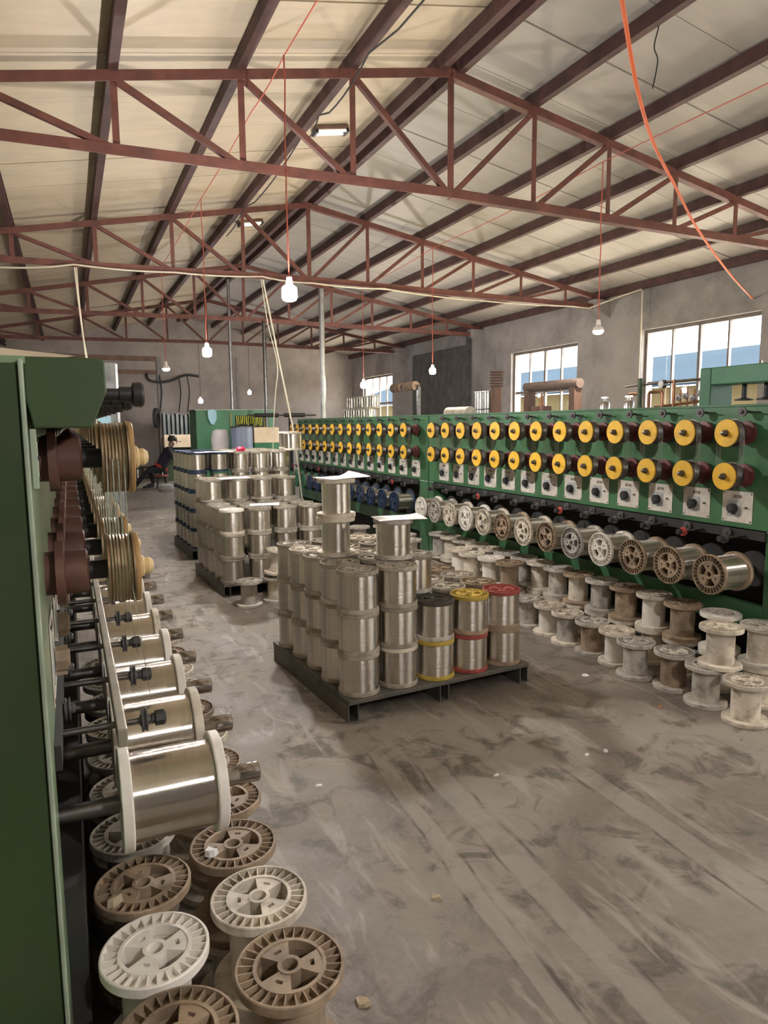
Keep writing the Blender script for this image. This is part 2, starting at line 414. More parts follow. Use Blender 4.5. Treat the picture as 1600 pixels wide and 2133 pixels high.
# windows
def window(n, y0, y1, z0, z1, zr):
    fx0, fx1 = XW+.07, XW+.13
    f = MB()
    w = .055
    f.box(fx0, fx1, y0, y0+w, z0, z1).box(fx0, fx1, y1-w, y1, z0, z1).box(fx0, fx1, y0+w, y1-w, z0, z0+w).box(fx0, fx1, y0+w, y1-w, z1-w, z1)
    root = struct(f.build('window_%d' % n, m_frame, smooth=False))
    cols = 4
    yy = [y0+w + (y1-y0-2*w)*k/cols for k in range(cols+1)]
    for k in range(1, cols):
        mw = .05 if k == 2 else .03
        MB().box(fx0+.005, fx1-.005, yy[k]-mw/2, yy[k]+mw/2, z0+w, z1-w).build('mullion', m_frame, root, smooth=False)
    for k in range(cols):
        MB().box(fx0+.008, fx1-.008, yy[k]+.026, yy[k+1]-.026, zr-.025, zr+.025).build('transom', m_frame, root, smooth=False)
        for a, b in ((z0+w, zr-.025), (zr+.025, z1-w)):
            MB().box(fx0+.028, fx0+.032, yy[k]+.012, yy[k+1]-.012, a, b).build('pane', m_glass, root, smooth=False)
    MB().box(XW-.02, XW+.07, y0-.03, y1+.03, z0-.04, z0-.001).build('window_sill', m_wall, root, smooth=False)
for n, (a, b, zb, zt) in enumerate(WIN): window(n+1, a, b, zb, zt, 2.13)

# dark boarded doorway in the right wall, wall piers, eaves corbels
d1 = struct(MB().box(XW-.035, XW-.002, 14.45, 17.35, 0, 3.34).build('door_1', m_darkwood, smooth=False))
for k in range(6):
    MB().box(XW-.05, XW-.035, 14.47+k*.48, 14.47+k*.48+.465, .02, 3.32).build('door_board', m_darkwood, d1, smooth=False)
MB().box(XW-.09, XW-.002, 14.33, 14.45, 0, 3.62).build('door_post', m_darkwood, d1, smooth=False)
n = 1
for y in YT:
    struct(MB().prism([(XW-.34, 3.46), (XW-.002, 3.30), (XW-.002, 3.60), (XW-.34, 3.60)], y-.09, y+.09).build('trim_%d' % n, m_wall, smooth=False)); n += 1
struct(MB().box(XL+.02, 2.5, YB-.07, YB-.002, 3.40, 3.53).build('trim_%d' % n, m_beam, smooth=False)); n += 1
struct(MB().box(1.25, 2.5, YB-.06, YB-.002, 3.02, 3.14).build('trim_%d' % n, m_beam, smooth=False)); n += 1
struct(MB().box(4.86, 4.94, YB-.05, YB-.002, 1.0, 3.58).build('trim_%d' % n, m_wall, smooth=False)); n += 1
struct(MB().box(2.5, 2.62, YB-.08, YB-.002, 0, 3.53).build('trim_%d' % n, m_wall, smooth=False)); n += 1

# neighbouring shed outside the windows
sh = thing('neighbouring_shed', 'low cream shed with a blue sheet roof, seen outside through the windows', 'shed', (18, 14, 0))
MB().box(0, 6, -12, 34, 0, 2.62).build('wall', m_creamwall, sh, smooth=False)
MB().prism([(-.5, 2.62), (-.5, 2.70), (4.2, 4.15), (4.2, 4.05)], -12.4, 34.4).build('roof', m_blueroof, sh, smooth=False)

# ================================================================== ROOF STEEL
def truss(i, y, label):
    t = thing('roof_truss', label, 'truss', (XR, y, 0), group='red steel roof trusses')
    half = 5.40; zt = 3.57
    for s in (-1, 1):
        MB().angle_bar((0, 0, ZA-.03), (s*half, 0, ZA-SLS[s]*half-.03), .075, .008, (0, 1, 0)).build('top_chord', m_steel_red, t, smooth=False)
    for s in (-1, 1):
        MB().angle_bar((0, 0, zt-.012), (s*half, 0, zt-.085), .08, .009, (0, 1, 0)).build('bottom_chord', m_steel_red, t, smooth=False)
    MB().angle_bar((0, .008, zt+.03), (0, .008, ZA-.06), .06, .007, (0, 1, 0)).build('king_post', m_steel_red, t, smooth=False)
    for s in (-1, 1):
        step = STEP[s]
        for k in range(1, 6):
            x = s*step*k; ztop = ZA-SLS[s]*abs(x)-.06; zb = zt + .02 - .073*abs(x)/half
            if ztop - zb > .08:
                MB().angle_bar((x, .008, zb), (x, .008, ztop), .05, .006, (0, 1, 0)).build('web_post', m_steel_red, t, smooth=False)
            MB().angle_bar((x-s*.03, -.012, ztop), (s*step*(k-1)+s*.05, -.012, zb), .045, .006, (0, 1, 0)).build('web_diagonal', m_steel_red, t, smooth=False)
names = ['nearest red-brown steel roof truss, spanning the top of the picture', 'second steel roof truss, with the pale cable clipped along its bottom chord',
         'third steel roof truss, smaller and darker behind the brightest bulb', 'farthest dark steel roof truss, just in front of the back wall']
for i, y in enumerate(YT): truss(i, y, names[i])
def purlin(x, label, w=.068, h=.118):
    z1 = rz(x) - (.012 if abs(x-XR) > .2 else .02); z0 = z1 - h
    b = MB(); t = .006
    # C-section
    L = (YF+.01, YB-.005)
    b.box(x-w/2, x-w/2+t, *L, z0, z1).box(x-w/2+t, x+w/2, *L, z0, z0+t).box(x-w/2+t, x+w/2, *L, z1-t, z1)
    b.box(x+w/2-t, x+w/2, *L, z0+t, z0+.02)
    tag(b.build('roof_purlin', m_purlin, smooth=False), label, 'purlin', 'long dark red roof purlins')
for s, side in ((-1, 'left'), (1, 'right')):
    purlin(XR+s*.09, 'paired ridge purlin on the %s side of the roof ridge' % side)
    for k in range(1, 6):
        purlin(XR+s*STEP[s]*k, 'dark red steel purlin, %s one down the %s roof slope from the ridge' % (ORD[k-1], side))
    purlin(XR+s*5.38, 'lowest dark steel purlin along the %s wall head' % side)

# twin-tube ceiling lights beside the ridge
m_tube = EMIT('fluorescent_tube', (1.0,.88,.66), .40)
for (x, y), lab in zip(((2.72, 7.35), (2.75, 11.05), (2.74, 14.9)), ('twin-tube ceiling light behind the nearest truss', 'twin-tube ceiling light behind the second truss', 'twin-tube ceiling light seen just above the pale cable')):
    z = rz(x) - .05
    t = thing('ceiling_light', lab, 'ceiling light', (x, y, z), (0, R(-10), 0), 'ceiling lights along the ridge')
    MB().box(-.19, .19, -.07, .07, .01, .045).build('tray', m_beam, t, smooth=False, bevel=.004)
    for dy in (-.045, .045): MB().cyl((-.16, dy, -.006), (.16, dy, -.006), .014, seg=10).build('tube', m_tube, t)
    for dx in (-.175, .175): MB().box(dx-.015, dx+.015, -.07, .07, -.025, .01).build('end_cap', m_black, t, smooth=False)

# ================================================================== HANGING BULBS AND CABLES
def sag(p0, p1, s, n=14):
    p0, p1 = Vector(p0), Vector(p1)
    return [p0.lerp(p1, k/n) - Vector((0, 0, s*4*(k/n)*(1-k/n))) for k in range(n+1)]
def bulb(x, y, zt, zb, r, col, lab, dome=False, L=1.0, cordm=m_cord_r):
    t = thing('hanging_bulb', lab, 'light bulb', (x, y, zb), group='bare bulbs hanging on red flex')
    pts = [(rnd.uniform(-.006,.006) if 0 < k < 8 else 0, rnd.uniform(-.006,.006) if 0 < k < 8 else 0, (zt-zb)*(1-k/8)+(r*1.75)*(k/8)) for k in range(9)]
    MB().tube(pts, .005, 6).build('flex', cordm, t)
    MB().lathe([(0, r*1.95), (.018, r*1.9), (.022, r*1.3), (.026, r*1.0), (0, r*1.0)], 16).build('lamp_holder', m_white, t)
    e = EMIT('bulb_glow', col, BULB_L*L)
    if dome:
        MB().lathe([(0, r*1.05), (r*.35, r), (r*.8, r*.55), (r*.98, 0), (r*.9, -.002), (0, 0)], 20).build('shade', m_white, t)
        MB().lathe([(0, -.004), (r*.85, -.006), (r*.8, -r*.35), (r*.45, -r*.55), (0, -r*.6)], 16).build('bulb', e, t)
    else:
        MB().lathe([(0, r*1.0), (r*.45, r*.95), (r*.86, r*.7), (r*.95, r*.3), (r*.95, -r*.5), (r*.8, -r*.85), (r*.4, -r), (0, -r)], 16).build('bulb', e, t)
WHT, WRM, YEL = (1.0,.955,.92), (1.0,.90,.76), (1.0,.86,.52)
bulb(1.43, 4.72, 3.90, 2.39, .055, WHT, 'largest glaring white bulb on red flex, hanging nearest the camera')
bulb(1.44, 7.90, 3.90, 2.30, .052, WHT, 'glaring white bulb on red flex, second along the left line')
bulb(1.44, 11.4, 3.90, 2.38, .06, WHT, 'bright white bulb on red flex above the seated person', True)
bulb(4.75, 8.85, 3.92, 2.24, .045, YEL, 'yellowish bulb on red flex in front of the dark boarded doorway')
bulb(4.70, 5.40, 3.91, 2.37, .055, WRM, 'domed bulb on red flex between the two right-hand windows', True, .7)
bulb(4.90, 11.75, 3.92, 2.20, .055, WHT, 'white bulb on red flex in front of the farthest window')
bulb(3.06, 17.92, 3.52, 2.11, .055, WHT, 'distant white bulb low over the grey slatted stack', False, .6, m_cord_k)
bulb(4.3, 17.92, 3.52, 2.33, .045, WHT, 'smallest and farthest bulb, low against the back wall', False, .35, m_cord_k)
# the lines go on past the camera; left bulb added to light the floor
bulb(1.435, -1.0, 3.90, 2.39, .055, WHT, 'added unseen bulb on red flex behind the camera, on the left line')
bulb(4.70, .60, 3.91, 2.37, .055, WRM, 'bulb on red flex beyond the right edge of the picture')
def cable(name, pts, r, mat, lab, cat='cable', seg=6):
    return tag(MB().tube(pts, r, seg).build(name, mat), lab, cat)
pts = []
ys = [-1.0, 4.72, 5.62, 7.9, 11.4]
for a, b in zip(ys[:-1], ys[1:]): pts += sag((1.435, a, 3.90), (1.435, b, 3.90), .02, 6)[:-1]
cable('feed_cable', pts + [(1.44, 11.4, 3.9)], .005, m_cord_r, 'thin red feed wire strung along the hall over the left line of bulbs')
pts = []
ys = [(4.7, .6), (4.7, 5.4), (4.75, 8.85), (4.9, 11.75)]
for a, b in zip(ys[:-1], ys[1:]): pts += sag((*a, 3.91), (*b, 3.92), .03, 6)[:-1]
cable('feed_cable', pts + [(4.9, 11.75, 3.92)], .0045, m_cord_r, 'thin red feed wire strung along the hall over the right line of bulbs')
pts = []
ys = [2.2, 4.7, 5.75, 6.2, 8.4, 9.8]
for a, b in zip(ys[:-1], ys[1:]): pts += sag((2.03, a, 4.02), (2.06, b, 4.0), .05, 6)[:-1]
cable('feed_cable', pts, .007, m_cord_k, 'black feed cable sagging between the trusses left of the ridge')
def smooth_path(P, n=8):
    P = [Vector(p) for p in P]; out = []
    for i in range(len(P)-1):
        p0, p1, p2, p3 = P[max(i-1,0)], P[i], P[i+1], P[min(i+2, len(P)-1)]
        for k in range(n):
            t = k/n
            out.append(.5*((2*p1)+(p2-p0)*t+(2*p0-5*p1+4*p2-p3)*t*t+(3*p1-p0-3*p2+p3)*t**3))
    return out + [P[-1]]
# pale conduit along the second truss
yT = YT[1]-.075
pts = []
K = [(XL+.05, 3.34), (-.635, 3.40), (.187, 3.50), (1.4, 3.50), (2.565, 3.535), (3.3, 3.50), (4.42, 3.50), (6.1, 3.43), (8.27, 3.47)]
for a, b in zip(K[:-1], K[1:]): pts += sag((a[0], yT, a[1]), (b[0], yT, b[1]), .02, 6)[:-1]
pts += [(8.27, yT, 3.44), (8.45, 9.2, 3.56), (8.56, 8.85, 3.62), (8.56, 8.82, 3.58), (8.54, 8.80, 3.2), (8.53, 8.80, 1.55), (8.53, 8.80, .05)]
cable('conduit_cable', pts, .011, m_cord_w, 'pale cable running under the second truss and dropping beside the large window')
for dx, r_ in ((0, .010), (.022, .008)):
    cable('cable_drop', smooth_path([(.19+dx, yT-.02, 3.46), (.215+dx*.4, yT-.02, 3.0), (.25+dx*.3, yT-.02, 2.5), (.28+dx*1.4, yT-.02, 2.1), (.30+dx*1.8, yT+.0, 1.6), (.31+dx, yT, .02)]), r_, m_cord_w, 'pale cable dropping from the second truss behind the left machine, %s strand' % ('left' if dx == 0 else 'right'))
cable('cable_drop', smooth_path([(2.57, yT-.02, 3.49), (2.66, yT-.02, 3.0), (2.76, yT-.02, 2.45), (2.90, yT-.02, 1.70), (2.96, yT-.02, 1.35), (3.05, yT, .6), (3.1, yT, .02)]), .012, m_cord_w, 'pale cable slanting from the second truss down past the far yellow wheels')
cable('cable_drop', smooth_path([(2.54, yT-.04, 3.49), (2.62, yT-.03, 2.9), (2.74, yT-.03, 2.35), (2.72, yT+.05, 1.9), (2.68, yT+.1, 1.2), (2.68, yT+.1, .02)]), .007, m_cord_w, 'thin pale cable hanging beside the slanting one')
tag(MB().cyl((3.60, 10.25, 1.581), (3.60, 10.25, 3.53), .042, seg=16).build('pipe_prop', m_galv), 'light galvanised pipe standing on the far machine under the second truss', 'pipe')
tag(MB().cyl((3.645, 13.83, 0), (3.645, 13.83, 3.53), .035, seg=16).build('pipe_prop', m_dsteel), 'dark pipe prop rising behind the green cabinet to the third truss', 'pipe')
tag(MB().cyl((3.25, 15.15, 0), (3.25, 15.15, 4.55), .035, seg=12).build('pipe_prop', m_galv), 'grey pipe standing behind the left end of the green cabinet', 'pipe')

# ================================================================== SPOOLS
SR, SH, FT = .109, .2165, .023      # flange radius, height, flange thickness
def flange_mesh(mat, R0=SR, detail=True):
    """spool flange, outer (ribbed) face towards +z, inner face at z = 0"""
    s = R0/.11; b = MB(); seg = 40
    b.lathe([(.066*s, 0), (R0-.002, 0), (R0, .003), (R0, FT-.002), (R0-.002, FT), (R0-.006, FT), (R0-.007, .006), (.074*s, .006), (.074*s, FT-.001), (.066*s, FT-.001)], seg, closed=True)
    b.lathe([(.016*s, -.03), (.025*s, -.03), (.025*s, FT-.001), (.017*s, FT-.001), (.016*s, FT-.003)], 24, closed=True)
    for k in range(28):
        t = 2*PI*k/28; c, sn = math.cos(t), math.sin(t); w = .0013
        a0, a1 = .0735*s, R0-.0062
        v = []
        for z in (.005, FT-.002):
            for r, q in ((a0, -w), (a1, -w), (a1, w), (a0, w)): v.append((r*c - q*sn, r*sn + q*c, z))
        b.add(v, [(4,5,6,7), (0,1,5,4), (1,2,6,5), (2,3,7,6), (3,0,4,7)])
    for k in range(3):                     # raised wedges with a small hole each
        a0 = 2*PI*k/3; nA, nR = 6, 5; r0, r1 = .0245*s, .0665*s; z0, z1 = -.03, FT-.003
        vs = []; fs = []
        for i in range(nR+1):
            for j in range(nA+1):
                r = r0 + (r1-r0)*i/nR; t = a0 + (PI/3)*j/nA
                vs.append((r*math.cos(t), r*math.sin(t), z1))
        nv = len(vs); vs += [(x, y, z0) for x, y, z in vs]
        hole = {(2, 2), (2, 3)}
        g = lambda i, j: i*(nA+1)+j
        for i in range(nR):
            for j in range(nA):
                q = (g(i,j), g(i+1,j), g(i+1,j+1), g(i,j+1))
                if (i, j) in hole: continue
                fs.append(q)
        for i in range(nR):
            fs.append((g(i,0), g(i+1,0), g(i+1,0)+nv, g(i,0)+nv)); fs.append((g(i,nA), g(i+1,nA), g(i+1,nA)+nv, g(i,nA)+nv))
        for (i, j), (i2, j2) in (((2,2),(3,2)), ((3,2),(3,3)), ((3,3),(3,4)), ((3,4),(2,4)), ((2,4),(2,3)), ((2,3),(2,2))):
            fs.append((g(i,j), g(i2,j2), g(i2,j2)+nv, g(i,j)+nv))
        b.add(vs, fs)
    return b.mesh('flange', mat, ang=30)
def roll_mesh(name, mat, r, rough=0.0, h=SH):
    b = MB(); n = 26; rr = random.Random(3)
    core = [(.0645, h-FT-.001), (.0645, h/2+.002), (.016, h/2+.002), (.016, h/2-.002), (.0645, h/2-.002), (.0645, FT+.001)]
    if rough == 0: prof = [(r, FT+.001), (r, h-FT-.001)] + core
    else: prof = [(r + (rr.uniform(-rough, rough) if 0 < k < n else 0), FT+.001 + (h-2*FT-.002)*k/n) for k in range(n+1)] + core
    return b.lathe(prof, 48, closed=True).mesh(name, mat, ang=50)
FL = {k: flange_mesh(m) for k, m in dict(cream=m_cream, dirty=m_dirty, white=m_white, brown=m_brown, grey=m_grey, blue=m_blue, green=m_gspool, yellow=m_yspool, red=m_rspool, black=m_kspool).items()}
BAR = {k: roll_mesh('barrel', m, .069) for k, m in dict(cream=m_cream, white=m_white, brown=m_brown, grey=m_grey).items()}
WOUND = {k: roll_mesh('wire_winding', m_wound, r, .0006) for k, r in dict(full=.1035, most=.094, part=.080).items()}
STUB = MB().lathe([(0, 0), (.021, 0), (.021, .05), (.0225, .052), (.0225, .098), (.020, .1), (0, .1)], 20).mesh('spindle', m_chrome)
SPOOLS = []
def spool(label, loc, rot=(0,0,0), top='cream', bot=None, body='full', group=None, kind='wire', name=None, stub=False, scale=1.0):
    bot = bot or top
    t = thing(name or ('wire_spool' if kind == 'wire' else 'empty_spool'), label, 'spool', loc, rot, group)
    if scale != 1.0: t.scale = (scale,)*3
    a = rnd.uniform(0, 6.28)
    put('flange', FL[top], t, (0, 0, SH-FT), (0, 0, a))
    put('flange', FL[bot], t, (0, 0, FT), (PI, 0, a))
    if kind == 'wire': put('wire_winding', WOUND[body], t)
    else: put('barrel', BAR[body], t)
    if stub: put('spindle', STUB, t, (0, 0, SH-.012))
    SPOOLS.append(t)
    return t

# ================================================================== MACHINES
HW = {}
def hw(key, f):
    if key not in HW: HW[key] = f()
    return HW[key]
# shared machine hardware, axis +z = out of the machine face
def mk_bearing(m): return lambda: MB().lathe([(0, 0), (.045, 0), (.045, .020), (.066, .020), (.066, .036), (.046, .038), (.046, .078), (.040, .082), (0, .082)], 24).mesh('bearing', m)
def mk_shaft(): return MB().cyl((0,0,.08), (0,0,.125), .020, seg=16).mesh('shaft', m_black)
def mk_drum(md):
    prof = [(0, .118), (.076, .118), (.076, .122)]
    for k in range(7): prof += [(.0705, .1225+k*.0065), (.0725, .1225+k*.0065+.003)]
    prof += [(.0705, .167), (.076, .168), (.076, .172), (0, .172)]
    return MB().lathe(prof, 36).mesh('drum', md, ang=20)
def mk_disc(m): return lambda: MB().lathe([(0, .1725), (.074, .1725), (.0745, .174), (.0745, .180), (.073, .1815), (0, .1815)], 40).mesh('face_disc', m)
def mk_nut(m, s): return lambda: MB().lathe([(0, .180), (.019*s, .180), (.019*s, .190), (.014*s, .194), (.0145*s, .203), (.009*s, .212), (0, .214)], 14).mesh('nut', m)
def mk_knob(mk):
    b = MB(); n = 24
    poly = [((.027 + (.0018 if k % 3 == 0 else 0))*math.cos(2*PI*k/n), (.027 + (.0018 if k % 3 == 0 else 0))*math.sin(2*PI*k/n)) for k in range(n)]
    b.prism(poly, .006, .030, 'z'); b.box(-.007, .007, -.034, -.020, .006, .028); b.cyl((0,0,.03), (0,0,.034), .02, .018, 20)
    return b.mesh('knob', mk)
def mk_pulley(m): return lambda: MB().lathe([(0, 0), (.012, 0), (.012, .004), (.026, .004), (.026, .0065), (.021, .010), (.026, .0135), (.026, .016), (.011, .016), (.011, .022), (.006, .026), (0, .026)], 24).mesh('guide_pulley', m)
def mk_axle(l): return lambda: MB().cyl((0,0,0), (0,0,l), .0075, seg=10).mesh('axle', m_dsteel)
def mk_pknob(): return MB().lathe([(0, 0), (.012, 0), (.012, .006), (.018, .008), (.018, .026), (.014, .03), (0, .03)], 8).mesh('pulley_knob', m_black)
def mk_bigknob(): return MB().lathe([(0, 0), (.012, 0), (.012, .03), (.016, .032), (.016, .055), (.025, .058), (.026, .074), (.022, .079), (0, .079)], 12).mesh('clamp_knob', m_black)
def text_mesh(s, size, mat):
    try:
        c = bpy.data.curves.new('lettering', 'FONT'); c.body = s; c.size = size; c.align_x = 'CENTER'; c.extrude = .0004
        o = bpy.data.objects.new('tmp_text', c); COL.objects.link(o)
        me = bpy.data.meshes.new_from_object(o.evaluated_get(bpy.context.evaluated_depsgraph_get()))
        bpy.data.objects.remove(o, do_unlink=True)
        me.materials.clear(); me.materials.append(mat)
        return me if len(me.polygons) > 3 else None
    except Exception as e:
        print('text failed', e); return None
LET = text_mesh('\u6e29\u63a7\u677f', .020, m_ink)

def machine(label, side, xf, y0, y1, P0, pitch, n, disc, bear, nutm, nuts, zt=1.58, shroud=False, zs=.68, stubs=False, plate=True, group=None):
    """green multi-head wire machine; side=+1 faces +x (left machine), -1 faces -x (right machine)"""
    t = thing('wire_machine', label, 'machine', (xf, (y0+y1)/2, 0), group=group)
    oy = (y0+y1)/2
    X = lambda u: u*side                       # u = outward from the face
    def bx(b, u0, u1, a, c, z0, z1):
        x0, x1 = sorted((X(u0), X(u1))); return b.box(x0, x1, a-oy, c-oy, z0, z1)
    D = .48
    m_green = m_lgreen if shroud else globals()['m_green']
    # face panel, posts, rails, recess
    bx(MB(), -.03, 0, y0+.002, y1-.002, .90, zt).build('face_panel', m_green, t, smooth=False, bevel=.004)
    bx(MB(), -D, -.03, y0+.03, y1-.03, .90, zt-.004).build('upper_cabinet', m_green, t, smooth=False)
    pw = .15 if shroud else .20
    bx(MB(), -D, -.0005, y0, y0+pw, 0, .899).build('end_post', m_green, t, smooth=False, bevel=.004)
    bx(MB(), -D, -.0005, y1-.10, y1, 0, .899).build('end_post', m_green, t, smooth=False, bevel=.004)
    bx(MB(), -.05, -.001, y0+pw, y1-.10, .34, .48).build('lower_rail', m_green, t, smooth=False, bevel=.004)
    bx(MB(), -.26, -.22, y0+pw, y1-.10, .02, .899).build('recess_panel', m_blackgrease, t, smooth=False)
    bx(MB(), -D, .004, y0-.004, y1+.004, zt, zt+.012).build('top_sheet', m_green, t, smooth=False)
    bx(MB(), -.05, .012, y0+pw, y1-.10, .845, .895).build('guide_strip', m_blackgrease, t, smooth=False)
    ry = PI/2*side
    rot = (0, ry, 0)
    for i in range(n):
        y = P0 + pitch*i - oy
        for z in (1.435, 1.20):
            put('bearing', hw(('b', bear.name), mk_bearing(bear)), t, (X(0), y, z), rot)
            put('shaft', hw('s', mk_shaft), t, (X(0), y, z), rot)
            c = put('capstan', hw(('d', side), lambda: mk_drum(m_bsteel if shroud else m_dsteel)), t, (X(0), y, z), rot)
            put('face_disc', hw(('f', disc.name), mk_disc(disc)), c)
            put('nut', hw(('n', nutm.name), mk_nut(nutm, nuts)), c)
        w = MB()
        for q in range(4):
            u = .126 + q*.011
            for sg in (-1, 1): w.cyl((X(u), y+sg*.0725, 1.21), (X(u), y+sg*.0725, 1.435), .0009, seg=4, caps=False)
        w.cyl((X(.16), y-.0725, 1.20), (X(.19), y-.02, .915), .0009, seg=4, caps=False)
        w.build('wire_strands', m_wire, t)
        # top guide pulley on its rod
        if not shroud:
            a = put('axle', hw('a1', mk_axle(.05)), t, (X(-.005), y+.005, zt-.03), rot)
            put('guide_pulley', hw('gp', mk_pulley(m_wheel)), t, (X(.045), y+.005, zt-.03), rot)
            MB().tube([(X(.03), y+.005, zt-.03), (X(.03), y-.06, zt-.032), (X(.03), y-.085, zt-.034)], .004, 5).build('pulley_rod', m_black, t)
        elif i % 2 == 0 or True:
            put('axle', hw('a3', mk_axle(.06)), t, (X(.118), y-.03, zt-.035), rot)
            put('clamp_knob', hw('bk', mk_bigknob), t, (X(.128), y-.03, zt-.035), rot)
        # control plate
        if plate:
            pm = hw('plate', lambda: MB().box(-.098, .098, -.088, .088, 0, .002).mesh('control_plate', m_plate, smooth=False))
            # plate local frame: z out of face, y up
            prot = (PI/2, 0, PI/2) if side > 0 else (PI/2, 0, -PI/2)
            p = put('control_plate', pm, t, (X(.001), y+.048, 1.018), prot)
            kb = hw('kplate', lambda: MB().prism([(-.045,-.036),(-.036,-.045),(.036,-.045),(.045,-.036),(.045,.036),(.036,.045),(-.036,.045),(-.045,.036)], .002, .004, 'z').mesh('knob_plate', m_knobpl, smooth=False))
            put('knob_plate', kb, p, (-.02, -.01, 0))
            put('knob', hw(('knob', side), lambda: mk_knob(m_brown if shroud else m_black)), p, (-.02, -.01, 0), (0, 0, rnd.uniform(-.6, .6)))
            if LET: put('lettering', LET, p, (.0, .052, .0025))
            put('switch', hw('sw', lambda: MB().cyl((0,0,.001), (0,0,.012), .006, seg=8).mesh('switch', m_dsteel)), p, (.06, 0, 0))
            sc = hw('scr', lambda: MB().cyl((-.088,-.078,.001), (-.088,-.078,.004), .005, seg=8).cyl((.088,-.078,.001), (.088,-.078,.004), .005, seg=8).cyl((-.088,.078,.001), (-.088,.078,.004), .005, seg=8).cyl((.088,.078,.001), (.088,.078,.004), .005, seg=8).mesh('corner_screws', m_ink))
            put('corner_screws', sc, p)
        # lower guide pulleys
        put('axle', hw('a2', mk_axle(.19)), t, (X(0), y-.02, .905-.045), rot)
        put('guide_pulley', hw('gp2' if shroud or i % 4 != 1 else 'gpr', mk_pulley(m_wheel if shroud or i % 4 != 1 else m_redplastic)), t, (X(.165), y-.02, .86), rot)
        put('pulley_knob', hw('pk', mk_pknob), t, (X(.19), y-.02, .86), rot)
        put('guide_pulley', hw('gp', mk_pulley(m_wheel)), t, (X(.012), y+.09, .87), rot)
        # spindle drive behind the spool
        MB().cyl((X(-.22), y-.06, zs), (X(.112), y-.06, zs), .018, seg=12).build('spindle', m_dsteel, t)
        MB().cyl((X(-.04), y-.06, zs), (X(-.02), y-.06, zs), .10, seg=28).build('drive_disc', m_blackgrease, t)
    return t

# right machines
RX = 3.43
machine('long green wire machine with yellow capstan wheels, nearest on the right', -1, RX, 2.36, 6.47, 2.70, .283, 13, m_yellow, m_maroon, m_dsteel, 1.0, group='green wire machines')
machine('green wire machine with yellow capstan wheels, farther along the right side', -1, RX, 6.49, 11.05, 6.72, .315, 14, m_yellow, m_maroon, m_dsteel, 1.0, group='green wire machines')
# left machines
LX = -.06
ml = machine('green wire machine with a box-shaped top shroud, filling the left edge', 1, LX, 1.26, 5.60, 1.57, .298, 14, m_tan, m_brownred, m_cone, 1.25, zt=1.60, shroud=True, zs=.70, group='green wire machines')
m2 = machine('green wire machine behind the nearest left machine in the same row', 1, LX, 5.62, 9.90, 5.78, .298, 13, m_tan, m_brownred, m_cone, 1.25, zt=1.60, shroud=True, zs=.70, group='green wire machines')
for t, a, c in ((ml, 1.26, 5.60), (m2, 5.62, 9.90)):
    oy = (a+c)/2
    MB().prism([(.001, 1.612), (.116, 1.612), (.122, 1.606), (.122, 1.556), (.097, 1.498), (.010, 1.498), (.001, 1.545)], a-oy, c-oy).build('top_shroud', m_dgreen, t, smooth=False, bevel=.003)
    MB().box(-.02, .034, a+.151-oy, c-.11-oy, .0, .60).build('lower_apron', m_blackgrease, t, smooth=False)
    MB().box(.115, .135, a+.2-oy, c-.1-oy, .845, .885).build('guide_bar', m_bar, t, smooth=False, bevel=.003)
# near end of the left machine: dark door panel, pale corner strips, hinge
oy = (1.26+5.60)/2
MB().box(-.475, -.0065, 1.243-oy, 1.259-oy, .03, 1.60).build('end_panel', m_dgreen, ml, smooth=False, bevel=.003)
MB().box(-.006, .001, 1.236-oy, 1.262-oy, 0.0, 1.606).build('corner_strip', m_strip, ml, smooth=False, bevel=.002)
hg = MB().box(.003, .012, 1.262-oy, 1.30-oy, 1.40, 1.497).build('hinge', m_strip, ml, smooth=False, bevel=.001)
for z in (1.415, 1.45, 1.48): MB().cyl((.011, 1.275-oy, z), (.0145, 1.275-oy, z), .004, seg=8).build('hinge_screw', m_black, hg)
# things lying on the left machine top
tag(MB().prism([(-.30, 1.6125), (-.02, 1.6125), (.02, 1.618), (-.05, 1.624), (-.14, 1.632), (-.30, 1.63)], 1.30, 1.75).build('folded_board', m_box, smooth=False), 'folded cream cardboard lying on the left machine top', 'cardboard')

# spools mounted on the machines
for i in range(13):
    y = 2.70 + .283*i - .06
    c = ['brown','brown','brown','white','grey','brown','cream','brown','cream','white','cream','grey','white'][i]
    spool('wire spool with %s flange on the right machine, %s from its near end' % ({'brown':'brown grimy','white':'whitish','grey':'dark grey','cream':'speckled cream'}[c], ORD[i]),
          (RX-.114, y, .68), (0, -PI/2, rnd.uniform(0, 1)*0), c, body='most' if i else 'most', group='spools on the right machine')
for i in range(14):
    y = 6.72 + .315*i - .06
    spool('blue-flanged wire spool on the far right machine, %s spindle from its near end' % ORD[i] if i < 10 else 'green-flanged wire spool on the far right machine, %s spindle from its near end' % ORD[i],
          (RX-.114, y, .68), (0, -PI/2, 0), 'blue' if i < 10 else 'green', body='part', group='spools on the far right machine')
for k, (P0, n) in enumerate(((1.57, 14), (5.78, 13))):
    for i in range(n):
        y = P0 + .298*i - .045
        spool('cream-flanged wire spool on the left machine spindles, %s from the camera' % ORD[i] if k == 0 else 'cream-flanged spool on the farther left machine, %s spindle from its near end' % ORD[i],
              (LX+.114, y, .70), (0, PI/2, 0), 'white' if i % 3 != 1 else 'cream', body='most', group='spools on the left machines', stub=True)

# ================================================================== FLOOR SPOOLS
def stack2(x, y, tops, label, group, bodies=None, n=2, lab_low=None):
    for k in range(n):
        c = tops[k % len(tops)]
        up = k == n-1
        if not up and not lab_low: continue
        spool(label if up else lab_low, (x + (0 if k == 0 else rnd.uniform(-.004,.004)), y, k*SH), (0, 0, rnd.uniform(0, 6)), c, body=(bodies or c) if c in BAR else 'cream', group=group, kind='empty')
